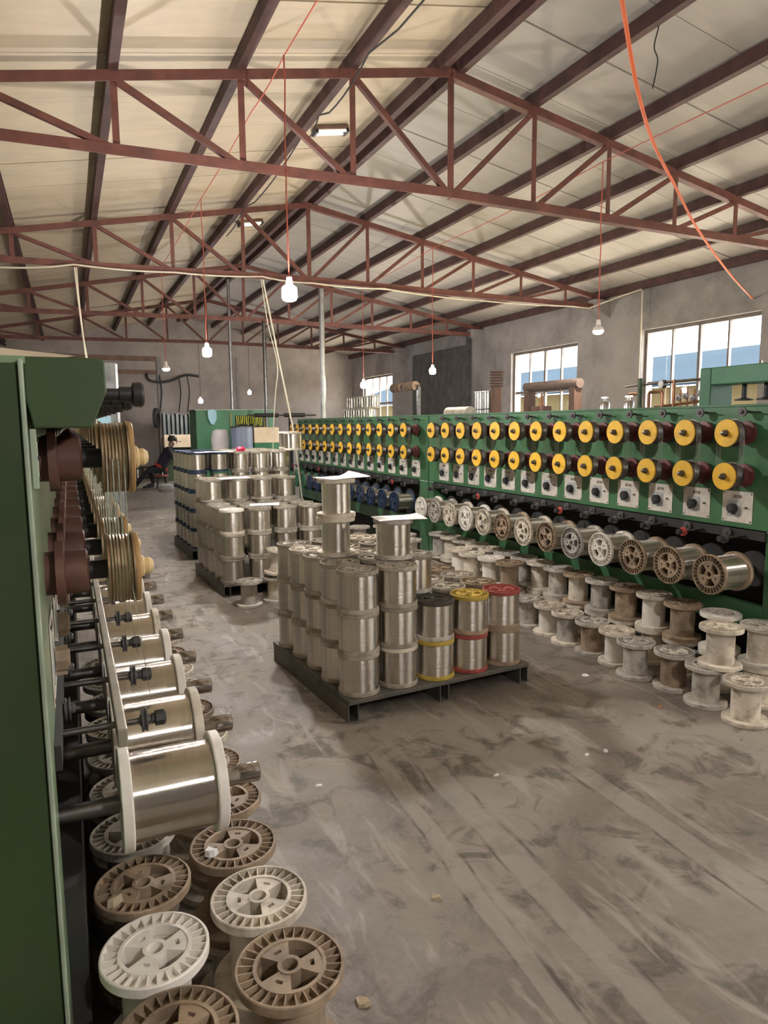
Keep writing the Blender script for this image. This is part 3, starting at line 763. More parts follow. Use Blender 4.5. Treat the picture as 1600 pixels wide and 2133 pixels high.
# left, in front of the near machine: two columns stacked two high
NL = [(.340, 1.235, 'brown'), (.335, 1.463, 'cream'), (.325, 1.69, 'brown'), (.345, 1.925, 'brown'), (.34, 2.16, 'brown'), (.345, 2.39, 'cream'), (.34, 2.62, 'brown'), (.345, 2.86, 'cream'), (.34, 3.10, 'cream'), (.345, 3.34, 'brown'), (.34, 3.58, 'cream')]
NL2 = [(.112, 1.165, 'brown'), (.100, 1.395, 'white'), (.098, 1.625, 'brown'), (.095, 1.86, 'grey'), (.10, 2.10, 'grey'), (.10, 2.34, 'grey'), (.10, 2.58, 'cream'), (.10, 2.82, 'grey'), (.10, 3.06, 'grey'), (.10, 3.30, 'grey')]
for i, (x, y, c) in enumerate(NL):
    nm = {'brown': 'brown-stained', 'cream': 'dirty cream', 'white': 'pale cream', 'grey': 'dusty grey'}[c]
    spool('%s empty ribbed spool, upper layer, %s from the camera in the aisle-side column' % (nm, ORD[i]), (x, y, SH), (0,0,rnd.uniform(0,6)), c, body=c, kind='empty', group='empty spools under the left machine')
    spool('lower empty spool on the floor, aisle-side left column, %s from camera' % ORD[i], (x+.004, y, 0), (0,0,rnd.uniform(0,6)), 'cream', body='cream', kind='empty', group='empty spools under the left machine')
for i, (x, y, c) in enumerate(NL2):
    nm = {'brown': 'brown-stained', 'cream': 'dirty cream', 'white': 'pale cream', 'grey': 'dusty grey'}[c]
    spool('%s empty ribbed spool, upper layer, %s from the camera in the machine-side column' % (nm, ORD[i]), (x, y, SH), (0,0,rnd.uniform(0,6)), c, body=c, kind='empty', group='empty spools under the left machine')
    spool('lower empty spool on the floor, machine-side left column, %s from camera' % ORD[i], (x, y, 0), (0,0,rnd.uniform(0,6)), 'grey', body='grey', kind='empty', group='empty spools under the left machine')
# right: front row on the floor, second row two high, third row
FR = [(3.02, 2.31, 'cream', 'cream'), (3.03, 2.56, 'grey', 'grey'), (3.05, 2.80, 'grey', 'brown'), (2.99, 3.03, 'grey', 'grey'), (3.05, 3.255, 'cream', 'white'), (3.05, 3.48, 'grey', 'brown'), (3.04, 3.715, 'cream', 'grey'), (3.06, 3.945, 'cream', 'white'), (3.045, 4.18, 'grey', 'grey'),
      (3.05, 4.41, 'cream', 'cream'), (3.03, 4.64, 'cream', 'white'), (3.03, 4.87, 'grey', 'grey'), (3.03, 5.10, 'cream', 'cream')]
for i, (x, y, f, b_) in enumerate(FR):
    spool('empty %s spool on the floor, %s in the front row before the right machine' % ({'cream':'cream','grey':'grey','brown':'brown','white':'white'}[b_], ORD[i]), (x, y, 0), (0,0,rnd.uniform(0,6)), f, body=b_, kind='empty', group='empty spools before the right machine')
SRW = [(3.285, 2.44, 'grey', 'cream'), (3.285, 2.70, 'white', 'white'), (3.275, 2.955, 'brown', 'brown'), (3.29, 3.195, 'cream', 'white'), (3.28, 3.425, 'brown', 'brown'), (3.275, 3.655, 'grey', 'grey'), (3.27, 3.885, 'brown', 'cream'), (3.27, 4.115, 'grey', 'grey'), (3.28, 4.345, 'cream', 'cream'), (3.29, 4.575, 'grey', 'grey'),
       (3.28, 4.805, 'grey', 'brown'), (3.27, 5.035, 'cream', 'white'), (3.28, 5.265, 'cream', 'cream'), (3.28, 5.50, 'grey', 'grey'), (3.28, 5.73, 'cream', 'cream'), (3.28, 5.96, 'grey', 'grey')]
for i, (x, y, f, b_) in enumerate(SRW):
    spool('empty %s spool in the upper layer of the second row, %s from the near end' % (b_, ORD[i]), (x, y, SH), (0,0,rnd.uniform(0,6)), f, body=b_, kind='empty', group='empty spools before the right machine')
    spool('empty spool on the floor under the second row, %s from the near end' % ORD[i], (x, y, 0), (0,0,rnd.uniform(0,6)), 'cream', body='cream', kind='empty', group='empty spools before the right machine')
spool('empty pale spool standing on top of the front row at the near right end', (3.07, 2.515, SH), (0,0,.4), 'cream', body='cream', kind='empty', group='empty spools before the right machine')
# upper ones on the front row further back, and a low field behind the near pallet
for i, (x, y, f, b_) in enumerate([(3.06, 4.44, 'brown', 'brown'), (3.04, 4.67, 'white', 'white'), (3.0, 4.90, 'cream', 'cream'), (3.02, 5.13, 'cream', 'white'), ]):
    spool('empty %s spool on the upper layer of the front row, %s behind the red-topped spool' % (b_, ORD[i]), (x, y, SH), (0,0,rnd.uniform(0,6)), f, body=b_, kind='empty', group='empty spools behind the near pallet')
k = 0
for j in range(5):
    for i in range(3):
        x = 2.775 - .235*i + rnd.uniform(-.01,.01) - (.02 if j % 2 else 0); y = 4.42 + .235*j + rnd.uniform(-.01,.01)
        if x < 2.55 and y < 4.6: continue
        spool('dusty empty spool on the floor behind the near pallet, %s of that cluster' % ORD[k], (x, y, 0), (0,0,rnd.uniform(0,6)), rnd.choice(['cream','brown','grey','cream']), body='cream', kind='empty', group='empty spools behind the near pallet')
        k += 1
for i, (x, y) in enumerate([(2.85, 5.75), (2.62, 5.80), (2.95, 6.05), (2.72, 6.10), (2.9, 6.4), (3.0, 6.7), (2.75, 6.75)]):
    for q in range(2):
        spool('empty %s spool by the far blue spools, %s layer, %s in line' % ('cream' if q else 'grey', 'upper' if q else 'lower', ORD[i]), (x, y, q*SH), (0,0,rnd.uniform(0,6)), 'cream' if i % 2 else 'grey', body='cream', kind='empty', group='empty spools by the far machine')

# ================================================================== PALLETS
def pallet(label, o, rot, nx, ny, px, py, H, flg, where, extra=None, skip=()):
    """H[j][i] = spools high; flg(i,j,k) -> (top flange, bottom flange); o = centre of the near left spool"""
    t = thing('spool_pallet', label, 'pallet', (o[0], o[1], 0), (0, 0, rot), 'steel pallets of wire spools')
    w, d = px*(nx-1), py*(ny-1); e = .115
    MB().box(-e, w+e, -e, d+e, .095, .119).build('deck', m_pallet, t, smooth=False, bevel=.003)
    for x in (-e+.03, w/2, w+e-.03):
        b = MB(); b.box(x-.03, x-.024, -e+.01, d+e-.01, 0, .095).box(x+.024, x+.03, -e+.01, d+e-.01, 0, .095).box(x-.024, x+.024, -e+.01, d+e-.01, 0, .006)
        b.build('runner', m_pallet, t, smooth=False)
    c, s = math.cos(rot), math.sin(rot)
    tier = ['bottom', 'second', 'third', 'fourth', 'fifth', 'sixth']
    for j in range(ny):
        for i in range(nx):
            for k in range(H[j][i]):
                top = k == H[j][i]-1
                vis = top or i == 0 or j == 0 or i == nx-1 or (j > 0 and H[j-1][i] <= k) or (i > 0 and H[j][i-1] <= k) or (i < nx-1 and H[j][i+1] <= k)
                if not vis: continue
                lx, ly = px*i + rnd.uniform(-.004,.004), py*j + rnd.uniform(-.004,.004)
                tf, bf = flg(i, j, k)
                spool('wire spool on the %s, %s row, %s from left, %s tier' % (where, ORD[j], ORD[i], tier[k]),
                      (o[0]+c*lx-s*ly, o[1]+s*lx+c*ly, .1195+k*SH), (0, 0, rnd.uniform(0, 6)), tf, bf, 'full', 'wire spools on the %s' % where)
    return t
def fl1(i, j, k):
    if j == 0:
        if i == 2: return [('yellow','yellow'), ('black','grey')][k] if k < 2 else ('cream','cream')
        if i == 3: return [('red','red'), ('yellow','brown')][k] if k < 2 else ('cream','cream')
        if i == 4: return [('brown','brown'), ('red','brown')][k] if k < 2 else ('cream','cream')
    r = rnd.random()
    if j > 0 and i > 2: return ('dirty', 'dirty') if r < .6 else ('brown', 'brown')
    return ('cream', 'dirty') if r < .3 else (('dirty', 'grey') if r < .5 else ('dirty', 'dirty'))
H1 = [[3,3,2,2,2],[3,3,3,2,2],[3,3,3,2,2],[3,3,3,2,2],[3,3,3,2,2]]
O1, ROT1 = (1.31, 3.25), R(4.2)
pallet('near steel pallet of bright wire spools standing in the middle of the aisle', O1, ROT1, 5, 5, .232, .225, H1, fl1, 'near pallet')
zt = .1195 + 3*SH + .0005
spool('lower spool of the two-high tower standing on the near pallet', (1.345, 3.66, zt), (0,0,1.1), 'cream', body='part', group='spools topping the near pallet')
spool('upper spool of the two-high tower on the near pallet, paper on top', (1.35, 3.66, zt+SH), (0,0,2.1), 'cream', body='part', group='spools topping the near pallet')
spool('single spool standing on the near pallet under a white sheet', (1.60, 3.44, zt), (0,0,.1), 'grey', body='most', group='spools topping the near pallet')
H2 = [[3,3,3,3],[3,3,3,3],[3,3,3,3],[4,4,4,4],[4,4,4,4]]
def fl2(i, j, k):
    if (i, j, k) == (0, 0, 2): return ('white', 'cream')
    r = rnd.random(); return ('dirty', 'dirty') if r < .75 else ('grey', 'dirty')
pallet('second steel pallet of bright wire spools behind the near pallet', (1.27, 6.12), R(3), 4, 5, .25, .235, H2, fl2, 'second pallet')
H3 = [[5,5,5,5,5]]*5
def fl3(i, j, k):
    if i < 2: return ('green', 'blue') if (i == 1 and k == 3) else ('blue', 'blue')
    return ('dirty', 'dirty')
pallet('tall third steel pallet of spools with blue flanges, farthest down the aisle', (1.30, 8.02), R(2), 5, 5, .245, .235, H3, fl3, 'third pallet')
zz = .1195 + 5*SH + .0005
spool('single spool standing high on the third pallet before the far yellow wheels', (2.42, 8.0, zz), (0,0,.5), 'cream', body='full', group='spools topping the third pallet')
spool('spool standing high on the third pallet behind the single one', (2.50, 8.5, zz), (0,0,.5), 'cream', body='most', group='spools topping the third pallet')
# loose empty spools by the second pallet
spool('grey empty spool standing alone on the floor at the second pallet corner', (1.30, 5.66, 0), (0,0,.3), 'grey', body='grey', kind='empty', group='loose spools by the second pallet')
spool('lower leaning spool of the pair beside the second pallet', (1.545, 5.72, 0), (0,0,.3), 'grey', body='cream', kind='empty', group='loose spools by the second pallet')
spool('upper tilted spool of the pair beside the second pallet', (1.56, 5.72, SH+.019), (R(4),R(5),.3), 'cream', body='cream', kind='empty', group='loose spools by the second pallet')

# papers
def sheet(loc, w, d, rot, lab, curl=.012, mat=m_paper):
    b = MB(); n = 8; vs = []; fs = []
    for z in (0, .0008):
        for i in range(n+1):
            for j in range(n+1):
                u, v = i/n-.5, j/n-.5
                vs.append((u*w, v*d, z + curl*(max(0, abs(u)-.28)*max(0, u+v+.2)*3.5) - .06*max(0, math.hypot(u*w, v*d)-.115)))
    N1 = (n+1)**2; g = lambda i, j: i*(n+1)+j
    for i in range(n):
        for j in range(n):
            fs += [(g(i,j), g(i+1,j), g(i+1,j+1), g(i,j+1)), tuple(N1+q for q in (g(i,j), g(i,j+1), g(i+1,j+1), g(i+1,j)))]
    for i in range(n):
        for a, b2 in ((g(i,0), g(i+1,0)), (g(i+1,n), g(i,n)), (g(0,i+1), g(0,i)), (g(n,i), g(n,i+1))): fs.append((a, a+N1, b2+N1, b2))
    return tag(b.add(vs, fs).build('paper_sheet', mat, loc=loc, rot=(0,0,rot)), lab, 'paper')
sheet((1.63, 3.43, zt+SH+.003), .27, .19, R(-8), 'white paper sheet on the single spool of the near pallet', .012)
sheet((1.39, 3.67, zt+2*SH+.003), .27, .19, R(20), 'white paper sheet on the tower of two spools', .03)
sheet((1.62, 6.30, .1195+3*SH+.003), .27, .19, R(-15), 'white paper sheet lying on the second pallet', .01)
sheet((1.45, 6.82, .1195+4*SH+.003), .30, .21, R(5), 'white paper sheet on the back step of the second pallet', .01)
sheet((1.50, 8.05, .1195+5*SH+.003), .42, .25, R(5), 'white paper sheet on top of the blue-flanged spools', .01)
tag(MB().lathe([(0,.05), (.04,.05), (.055,.03), (.05,0), (0,0)], 14).build('tape_roll', m_pinkred, loc=(1.80, 8.02, .1195+5*SH+.003)), 'small magenta-red roll on top of the third pallet', 'tape')

# ================================================================== BACK OF THE HALL
t = thing('green_cabinet', 'green cabinet with hanging yellow wire skeins at the back of the hall', 'cabinet', (3.1, 14.62, 0))
MB().box(-.78, .80, -.4, .4, 0, 1.80).build('body', m_green2, t, smooth=False, bevel=.01)
MB().box(-.8, .82, -.42, .42, 1.80, 1.82).build('top', m_strip, t, smooth=False)
MB().box(.0, .58, -.412, -.401, 1.42, 1.70).build('opening', m_blackgrease, t, smooth=False)
for k in range(14):
    x = .03 + k*.039
    MB().tube([(x, -.42, 1.69), (x+rnd.uniform(-.008,.008), -.425, 1.6), (x+rnd.uniform(-.01,.01), -.42, 1.69-rnd.uniform(.14,.24))], .008, 5).build('wire_skein', m_skein, t)
for x in (-.06, .64): MB().tube([(x, -.42, 1.72), (x-.03, -.42, 1.74), (x-.04, -.42, 1.4), (x-.02, -.42, 1.05)], .010, 5).build('yellow_cord', m_yspool, t)
b = MB()
tag(MB().prism([(0,0), (.10,.02), (.17,-.02), (.17,-.17), (.11,-.29), (.05,-.26), (.0,-.14)], 0, .03).build('hanging_rag', m_cloth, loc=(2.55, 14.165, 1.80)), 'light blue rag hanging on the green cabinet', 'rag')
# slatted stack and cream box with yellow end
t = thing('slatted_stack', 'stack of upright grey slats behind the seated person', 'stack', (2.80, 20.0, 0))
MB().box(-.46, .48, -.2, .2, 0, 1.16).build('stand', m_dgreen, t, smooth=False)
for k in range(8): MB().box(-.44+k*.115, -.44+k*.115+.07, -.18+.01*(k % 3), .16, 1.16, 1.84-.025*(k % 3)).build('slat', m_slat, t, smooth=False, bevel=.004)
t = thing('cream_box', 'long cream box with a yellow end beside the grey slats', 'box', (2.82, 19.45, 0))
MB().box(-.52, .42, -.2, .2, .93, 1.27).build('body', m_box, t, smooth=False, bevel=.006)
MB().box(.421, .54, -.2, .2, .93, 1.27).build('end', m_yellow, t, smooth=False, bevel=.006)
for x in (-.48, .38):
    MB().box(x-.02, x+.02, -.18, .18, 0, .93).build('leg', m_dsteel, t, smooth=False)
MB().box(-.40, -.36, -.206, -.2, .93, 1.27).build('strap', m_black, t, smooth=False)
t = thing('blue_drum', 'blue-grey upright drum in front of the green cabinet', 'drum', (2.86, 12.6, 0))
MB().lathe([(0,0), (.19,0), (.195,.02), (.195,.5), (.20,.51), (.195,.52), (.195,1.0), (.20,1.01), (.195,1.02), (.195,1.44), (.19,1.46), (0,1.46)], 28).build('body', m_bdrum, t)
MB().lathe([(.17,1.46), (.2,1.46), (.2,1.48), (.17,1.48)], 28, True).build('rim', m_dsteel, t)
for k in range(4): MB().tube([(.05*k-.1, -.05, 1.465), (.04*k-.06, .02, 1.52), (.05*k-.02, -.06, 1.475)], .015, 6).build('scrap_lump', m_black, t)
t = thing('control_box', 'cream and green boxed unit beside the blue-grey drum', 'box', (3.28, 12.7, 0))
MB().box(-.22, .24, -.2, .2, 1.18, 1.46).build('cream_top', m_box, t, smooth=False, bevel=.006)
MB().box(-.22, .24, -.2, .2, 0, 1.179).build('green_base', m_green2, t, smooth=False, bevel=.006)
t = thing('pale_sack', 'pale grey plastic sack slumped beside the blue-grey drum', 'sack', (2.50, 12.75, 0))
MB().lathe([(0,.0), (.13,.0), (.15,.3), (.13,.7), (.15,1.05), (.17,1.25), (.14,1.40), (.09,1.43), (0,1.42)], 14).build('bag', m_bag, t)
# two dark tensioner brackets on the far machine end
t = thing('wire_reel_stand', 'pair of dark rollers on a rod above the far machine end', 'roller', (3.05, 11.2, 0))
MB().box(.28, .33, -.03, .03, 0, 1.62).build('post', m_black, t, smooth=False)
MB().cyl((-.42, 0, 1.66), (.75, 0, 1.66), .012, seg=8).build('rod', m_dsteel, t)
for a, c in ((-.30, .10), (.20, .55)): MB().cyl((a, 0, 1.66), (c, 0, 1.66), .034, seg=14).build('roller', m_black, t)
# cluster of small reels on the floor at the back
for i in range(5):
    x, y = 1.30+.34*i, 21.3 - .30*(i % 2)
    spool('dark wire reel on the floor by the back wall, %s from left' % ORD[i], (x, y, 0), (0,0,i), 'black', body='full', group='dark reels at the back wall', scale=1.5)
tag(MB().lathe([(.12,-.04), (.27,-.04), (.27,.04), (.12,.04)], 28, True).build('cable_coil', m_cord_k, loc=(2.21, 19.98, 1.72), rot=(PI/2, 0, R(70))), 'black round cable coil hung beside the grey slats', 'coil')
tag(MB().tube(smooth_path([(2.2, YB-.1, 3.05), (2.25, YB-.16, 2.85), (2.55, YB-.2, 2.78), (2.9, YB-.18, 2.84), (3.3, YB-.16, 3.0), (3.7, YB-.1, 2.98)]), .035, 8).build('cable_bundle', m_cord_k), 'drooping black cable bundle across the back wall', 'cable')
for i, (x, z0) in enumerate(((2.55, 1.9), (3.1, 1.9), (3.35, 1.9))):
    tag(MB().tube(smooth_path([(x, YB-.12, 3.0), (x+.05, YB-.14, 2.5), (x-.03, YB-.13, z0)]), .016, 6).build('wall_cable', m_cord_k), 'black cable hanging down the back wall, %s from the left' % ORD[i], 'cable')
tag(MB().box(1.45, 1.62, YB-.09, YB-.002, 1.95, 2.22).build('wall_switch_box', m_black, smooth=False, bevel=.004), 'small black switch box on the back wall', 'switch box')
t = thing('grey_enclosure', 'tall mottled grey enclosure beyond the end of the left machines', 'enclosure', (.50, 10.4, 0))
MB().box(-.2, .13, -.15, .15, 0, 2.36).build('body', m_grey_box, t, smooth=False, bevel=.008)
MB().box(.13, .16, -.15, .15, 0, 2.34).build('edge_strip', m_galv, t, smooth=False)
tag(MB().prism([(0,0), (.10,.02), (.16,-.02), (.17,-.14), (.11,-.24), (.05,-.20), (.0,-.12)], 0, .02).build('hanging_rag', m_cloth, loc=(.37, 10.225, 1.70)), 'light blue rag hanging on the grey enclosure past the left machines', 'rag')

# ================================================================== BEHIND THE RIGHT MACHINES
t = thing('rear_bench', 'long steel bench hidden behind the right machines carrying gear', 'bench', (4.75, 8.1, 0))
MB().box(-.45, .45, -4.05, 4.05, 1.50, 1.56).build('bench_top', m_pallet, t, smooth=False)
for y in (-3.95, -1.3, 1.3, 3.95):
    for x in (-.4, .4): MB().box(x-.03, x+.03, y-.03, y+.03, 0, 1.5).build('leg', m_pallet, t, smooth=False)
BZ = 1.5605
# silver coils
k = 0
for j in range(2):
    for i in range(5):
        spool('silver wire spool on the rear bench, %s layer, %s from the far end' % ('upper' if j else 'lower', ORD[i]), (4.62 + (.04 if j else 0), 11.75 - .24*i - j*.05, BZ + j*SH*.95), (0,0,i), 'grey', body='full', group='silver spools on the rear bench', scale=.95)
# ribbed roller frame
t = thing('roller_stand', 'grey post carrying a ribbed spiral roller behind the far machine', 'roller', (5.08, 9.93, BZ))
MB().box(-.025, .025, -.025, .025, 0, .52).build('post', m_dsteel, t, smooth=False)
for a, n_ in ((.06, 6), (.58, 6)):
    MB().cyl((0, a, .54), (0, a+.40, .54), .028, seg=12).build('roller', m_coil, t)
    for q in range(n_): MB().lathe([(.026,-.012), (.070,-.009), (.074,0), (.070,.009), (.026,.012)], 20).build('spiral_rib', m_coil, t, loc=(0, a+.04+q*.064, .54), rot=(PI/2, 0, 0))
MB().cyl((0, -.02, .54), (0, 1.05, .54), .014, seg=8).build('axle', m_dsteel, t)
# wooden post with rope coil
t = thing('wooden_post', 'reddish wooden post topped with a coiled rope, behind the near machine', 'post', (4.55, 6.92, BZ))
MB().box(-.045, .045, -.045, .045, 0, .52).build('post', m_wood, t, smooth=False, bevel=.004)
for q in range(6): MB().lathe([(.040,-.011), (.078,-.010), (.086,0), (.078,.010), (.040,.011)], 20, True).build('rope_turn', m_coil, t, loc=(0,0,.37+q*.032))
MB().cyl((0,0,.5), (0,0,.76), .006, seg=6).build('rod', m_dsteel, t)
# brown frame before the middle window
t = thing('brown_frame', 'brown wooden frame machine standing before the middle window', 'frame', (4.75, 6.15, BZ))
for y in (-.38, .40): MB().box(-.05, .05, y-.045, y+.045, 0, .30).build('upright', m_wood, t, smooth=False, bevel=.006)
MB().cyl((0,-.45,.335), (0,.47,.335), .05, seg=14).build('roller', m_coil, t)
MB().box(-.08, .08, .10, .26, 0, .12).build('block', m_wood, t, smooth=False, bevel=.01)
MB().cyl((0,.18,.12), (0,.18,.26), .03, .012, 10).build('funnel', m_copper, t)
# row of small silver cans and cylinder before the doorway
t = thing('cream_roll', 'cream roll lying on the rear bench before the dark doorway', 'roll', (4.6, 7.85, BZ+.075))
MB().cyl((0,-.28,0), (0,.28,0), .075, seg=20).build('roll', m_cream, t)
for k in (0, 1):
    t = thing('steel_drum', 'shiny steel drum on the rear bench, %s' % ('left of the pair' if k == 0 else 'right of the pair'), 'drum', (4.6, 7.32-.17*k, BZ))
    MB().lathe([(0,0), (.075,0), (.075,.30), (.08,.305), (.08,.32), (.07,.32), (.07,.31), (0,.31)], 20).build('body', m_steel, t)
    MB().lathe([(.076,.1), (.08,.105), (.076,.11)], 20).build('hoop', m_dsteel, t)
# pipework with a gauge before the large window
t = thing('pipe_manifold', 'brown pipework with a round gauge before the large window', 'pipework', (4.55, 4.45, BZ))
MB().tube([(0,.36,0), (0,.36,.16), (0,.35,.18), (0,.22,.18), (0,.21,.16), (0,.21,0)], .014, 8).build('pipe_loop', m_copper, t)
MB().tube([(0,.12,0), (0,.12,.17), (0,.11,.19), (0,-.02,.19), (0,-.03,.17), (0,-.03,.05)], .014, 8).build('pipe_loop', m_copper, t)
MB().cyl((0,.4,.25), (0,-.48,.27), .008, seg=8).build('rail', m_dsteel, t)
MB().cyl((0,.05,.06), (0,-.46,.10), .012, seg=8).build('pipe', m_copper, t)
MB().cyl((0,-.15,0), (0,-.15,.28), .014, seg=8).build('riser', m_copper, t)
for y, h in ((-.22, .2), (-.29, .22), (-.36, .19), (-.43, .24)):
    MB().cyl((0,y,.0), (0,y,h), .009, seg=8).build('riser', m_copper, t)
    MB().lathe([(.006,-.008), (.026,-.006), (.026,.006), (.006,.008)], 12).build('valve_wheel', m_dsteel, t, loc=(-.02,y,h*.65), rot=(0,PI/2,0))
g = MB().cyl((-.02,0,0), (.015,0,0), .036, seg=20).build('gauge', m_dsteel, t, loc=(0,-.03,.25))
MB().cyl((-.023,0,0), (-.0205,0,0), .028, seg=20).build('gauge_face', m_gauge, g)
for k, y in enumerate((.46, .13)):
    tt = thing('steel_canister', 'small silver canister beside the pipework, %s' % ('left one' if k == 0 else 'right one'), 'canister', (4.42, 4.45+y*.9+.10, BZ))
    MB().lathe([(0,0), (.045,0), (.047,.01), (.047,.10), (.035,.12), (.014,.125), (.014,.15), (0,.15)], 18).build('body', m_steel, tt)
    MB().box(-.012, .012, -.035, .035, .15, .165).build('handle', m_steel, tt, smooth=False)
tag(MB().cyl((4.40, 4.52, BZ), (4.40, 4.52, 1.86), .022, seg=10).build('green_post', m_dgreen), 'short dark green post among the pipework', 'post')
# green gantry frame at the right edge
t = thing('green_gantry', 'green steel gantry frame behind the near machine at the right edge', 'frame', (4.55, 3.44, 0))
MB().box(-.12, .12, .40, .50, 0, 1.90).build('upright', m_green2, t, smooth=False, bevel=.008)
MB().box(-.12, .12, -.95, .399, 1.77, 1.90).build('beam', m_green2, t, smooth=False, bevel=.008)
MB().box(-.12, .12, -1.05, -.951, 0, 1.90).build('upright', m_green2, t, smooth=False, bevel=.008)
for y in (.20, .02, -.3):
    MB().cyl((0,y,1.77), (0,y,1.66), .018, seg=10).build('hanger', m_black, t)
    MB().lathe([(0,-.008), (.065,-.006), (.065,.004), (.02,.014), (0,.014)], 18).build('disc', m_black, t, loc=(0,y,1.655))
MB().cyl((0,.08,1.93), (0,.08,1.90), .015, seg=8).build('bolt', m_dsteel, t)

# ================================================================== PERSON
def person():
    t = thing('person', 'person in dark jacket, trousers and black cap sitting on a low stool', 'person', (1.98, 17.6, 0))
    # side view: +x right in the picture
    V = {'pel': (0,0,.46), 'sp1': (.06,0,.60), 'sp2': (.13,0,.74), 'chest': (.19,0,.87), 'neck': (.25,0,.99), 'head0': (.28,-.01,1.05), 'head': (.31,-.01,1.13),
         'lsh': (.18,-.18,.92), 'lel': (.30,-.24,.70), 'lwr': (.46,-.18,.60), 'lha': (.53,-.16,.58),
         'rsh': (.20,.18,.92), 'rel': (.34,.22,.72), 'rwr': (.50,.14,.64), 'rha': (.57,.13,.62),
         'lhip': (-.02,-.11,.45), 'lkn': (-.30,-.17,.46), 'lan': (-.60,-.19,.10), 'lft': (-.74,-.20,.05),
         'rhip': (-.02,.11,.45), 'rkn': (-.24,.19,.50), 'ran': (-.16,.17,.10), 'rft': (-.32,.18,.05)}
    Rr = {'pel': .15, 'sp1': .155, 'sp2': .165, 'chest': .165, 'neck': .065, 'head0': .075, 'head': .098, 'lsh': .075, 'lel': .055, 'lwr': .036, 'lha': .034, 'rsh': .075, 'rel': .055, 'rwr': .036, 'rha': .034,
          'lhip': .105, 'lkn': .075, 'lan': .048, 'lft': .045, 'rhip': .105, 'rkn': .075, 'ran': .048, 'rft': .045}
    E = [('pel','sp1'),('sp1','sp2'),('sp2','chest'),('chest','neck'),('neck','head0'),('head0','head'),('chest','lsh'),('lsh','lel'),('lel','lwr'),('lwr','lha'),('chest','rsh'),('rsh','rel'),('rel','rwr'),('rwr','rha'),
         ('pel','lhip'),('lhip','lkn'),('lkn','lan'),('lan','lft'),('pel','rhip'),('rhip','rkn'),('rkn','ran'),('ran','rft')]
    ks = list(V)
    me = bpy.data.meshes.new('body'); me.from_pydata([V[k] for k in ks], [(ks.index(a), ks.index(b)) for a, b in E], [])
    for m in (m_jacket, m_trousers, m_skin): me.materials.append(m)
    o = put('tmp_body', me)
    sk = o.modifiers.new('skin', 'SKIN'); sk.use_smooth_shade = True
    for i, k in enumerate(ks):
        d = me.skin_vertices[0].data[i]; d.radius = (Rr[k], Rr[k]*.92); d.use_root = (k == 'pel')
    o.modifiers.new('sub', 'SUBSURF').levels = 2
    bm = bpy.data.meshes.new_from_object(o.evaluated_get(bpy.context.evaluated_depsgraph_get()))
    bpy.data.objects.remove(o, do_unlink=True)
    bm.materials.clear()
    for m in (m_jacket, m_trousers, m_skin): bm.materials.append(m)
    for p in bm.polygons:
        c = p.center; p.use_smooth = True
        p.material_index = 2 if (c.z > 1.00 and c.x > .16 and abs(c.y) < .12) or (c.x > .48 and c.z < .7) else (1 if c.z < .50 else 0)
    put('body', bm, t)
    # face, cap, belt cloth, fingers, shoes
    MB().lathe([(0,.125), (.06,.115), (.105,.06), (.112,.0), (.105,-.02), (0,-.015)], 20).build('cap', m_black, t, loc=(.31,-.01,1.155))
    MB().prism([(.06,-.075), (.17,-.06), (.20,0), (.17,.06), (.06,.075)], -.012, .002, 'z').build('cap_brim', m_black, t, loc=(.32,-.01,1.15), rot=(0, R(8), 0))
    MB().lathe([(0,.02), (.014,.0), (.016,-.018), (0,-.03)], 8).build('nose', m_skin, t, loc=(.412,-.01,1.105))
    for s in (-1, 1):
        MB().lathe([(0,.012), (.010,.006), (.012,0), (.010,-.006), (0,-.012)], 8).build('eye', m_black, t, loc=(.392,-.01+s*.035,1.125))
        MB().lathe([(0,.03), (.018,.015), (.02,-.01), (0,-.03)], 8).build('ear', m_skin, t, loc=(.30,-.01+s*.10,1.115))
    MB().box(.392, .404, -.035, .015, 1.068, 1.076).build('mouth', m_maroon, t)
    MB().lathe([(.135,-.035), (.168,-.035), (.168,.035), (.135,.035)], 20, True).build('red_waist_cloth', m_redcloth, t, loc=(.02,0,.52), rot=(0, R(28), 0))
    for s, hx, hy, hz in ((-1,.53,-.16,.58), (1,.57,.13,.62)):
        for q in range(4): MB().tube([(hx+.01, hy-.03+q*.019, hz), (hx+.06-.006*abs(q-1.4), hy-.032+q*.020, hz-.015), (hx+.085-.01*abs(q-1.4), hy-.032+q*.020, hz-.045)], [.010,.009,.007], 6).build('finger', m_skin, t)
        MB().tube([(hx, hy-s*.03, hz), (hx+.035, hy-s*.05, hz-.01), (hx+.055, hy-s*.045, hz-.03)], [.011,.010,.008], 6).build('thumb', m_skin, t)
    for x, y, z in ((-.68,-.195,.05), (-.24,.175,.05)):
        MB().prism([(-.17,-.05), (-.12,-.035), (.0,-.035), (.09,-.03), (.10,.06), (.02,.055), (-.10,.015), (-.17,-.01)], -.05, .05).build('shoe', m_black, t, loc=(x, y, z), bevel=.012)
    s = thing('low_stool', 'low dark stool under the seated person', 'stool', (2.0, 17.6, 0))
    MB().lathe([(0,.285), (.17,.285), (.18,.30), (.17,.318), (0,.32)], 20).build('seat', m_rspool, s)
    for a in range(4):
        c_, s_ = math.cos(a*PI/2+.7), math.sin(a*PI/2+.7)
        MB().cyl((c_*.11, s_*.11, .285), (c_*.16, s_*.16, 0), .016, seg=8).build('leg', m_black, s)
person()
tag(MB().lathe([(0,0), (.16,0), (.19,.06), (.15,.14), (.05,.17), (0,.17)], 12).build('floor_bundle', m_bag, loc=(2.02, 16.75, 0)), 'pale grey bundle on the floor before the seated person', 'bundle')

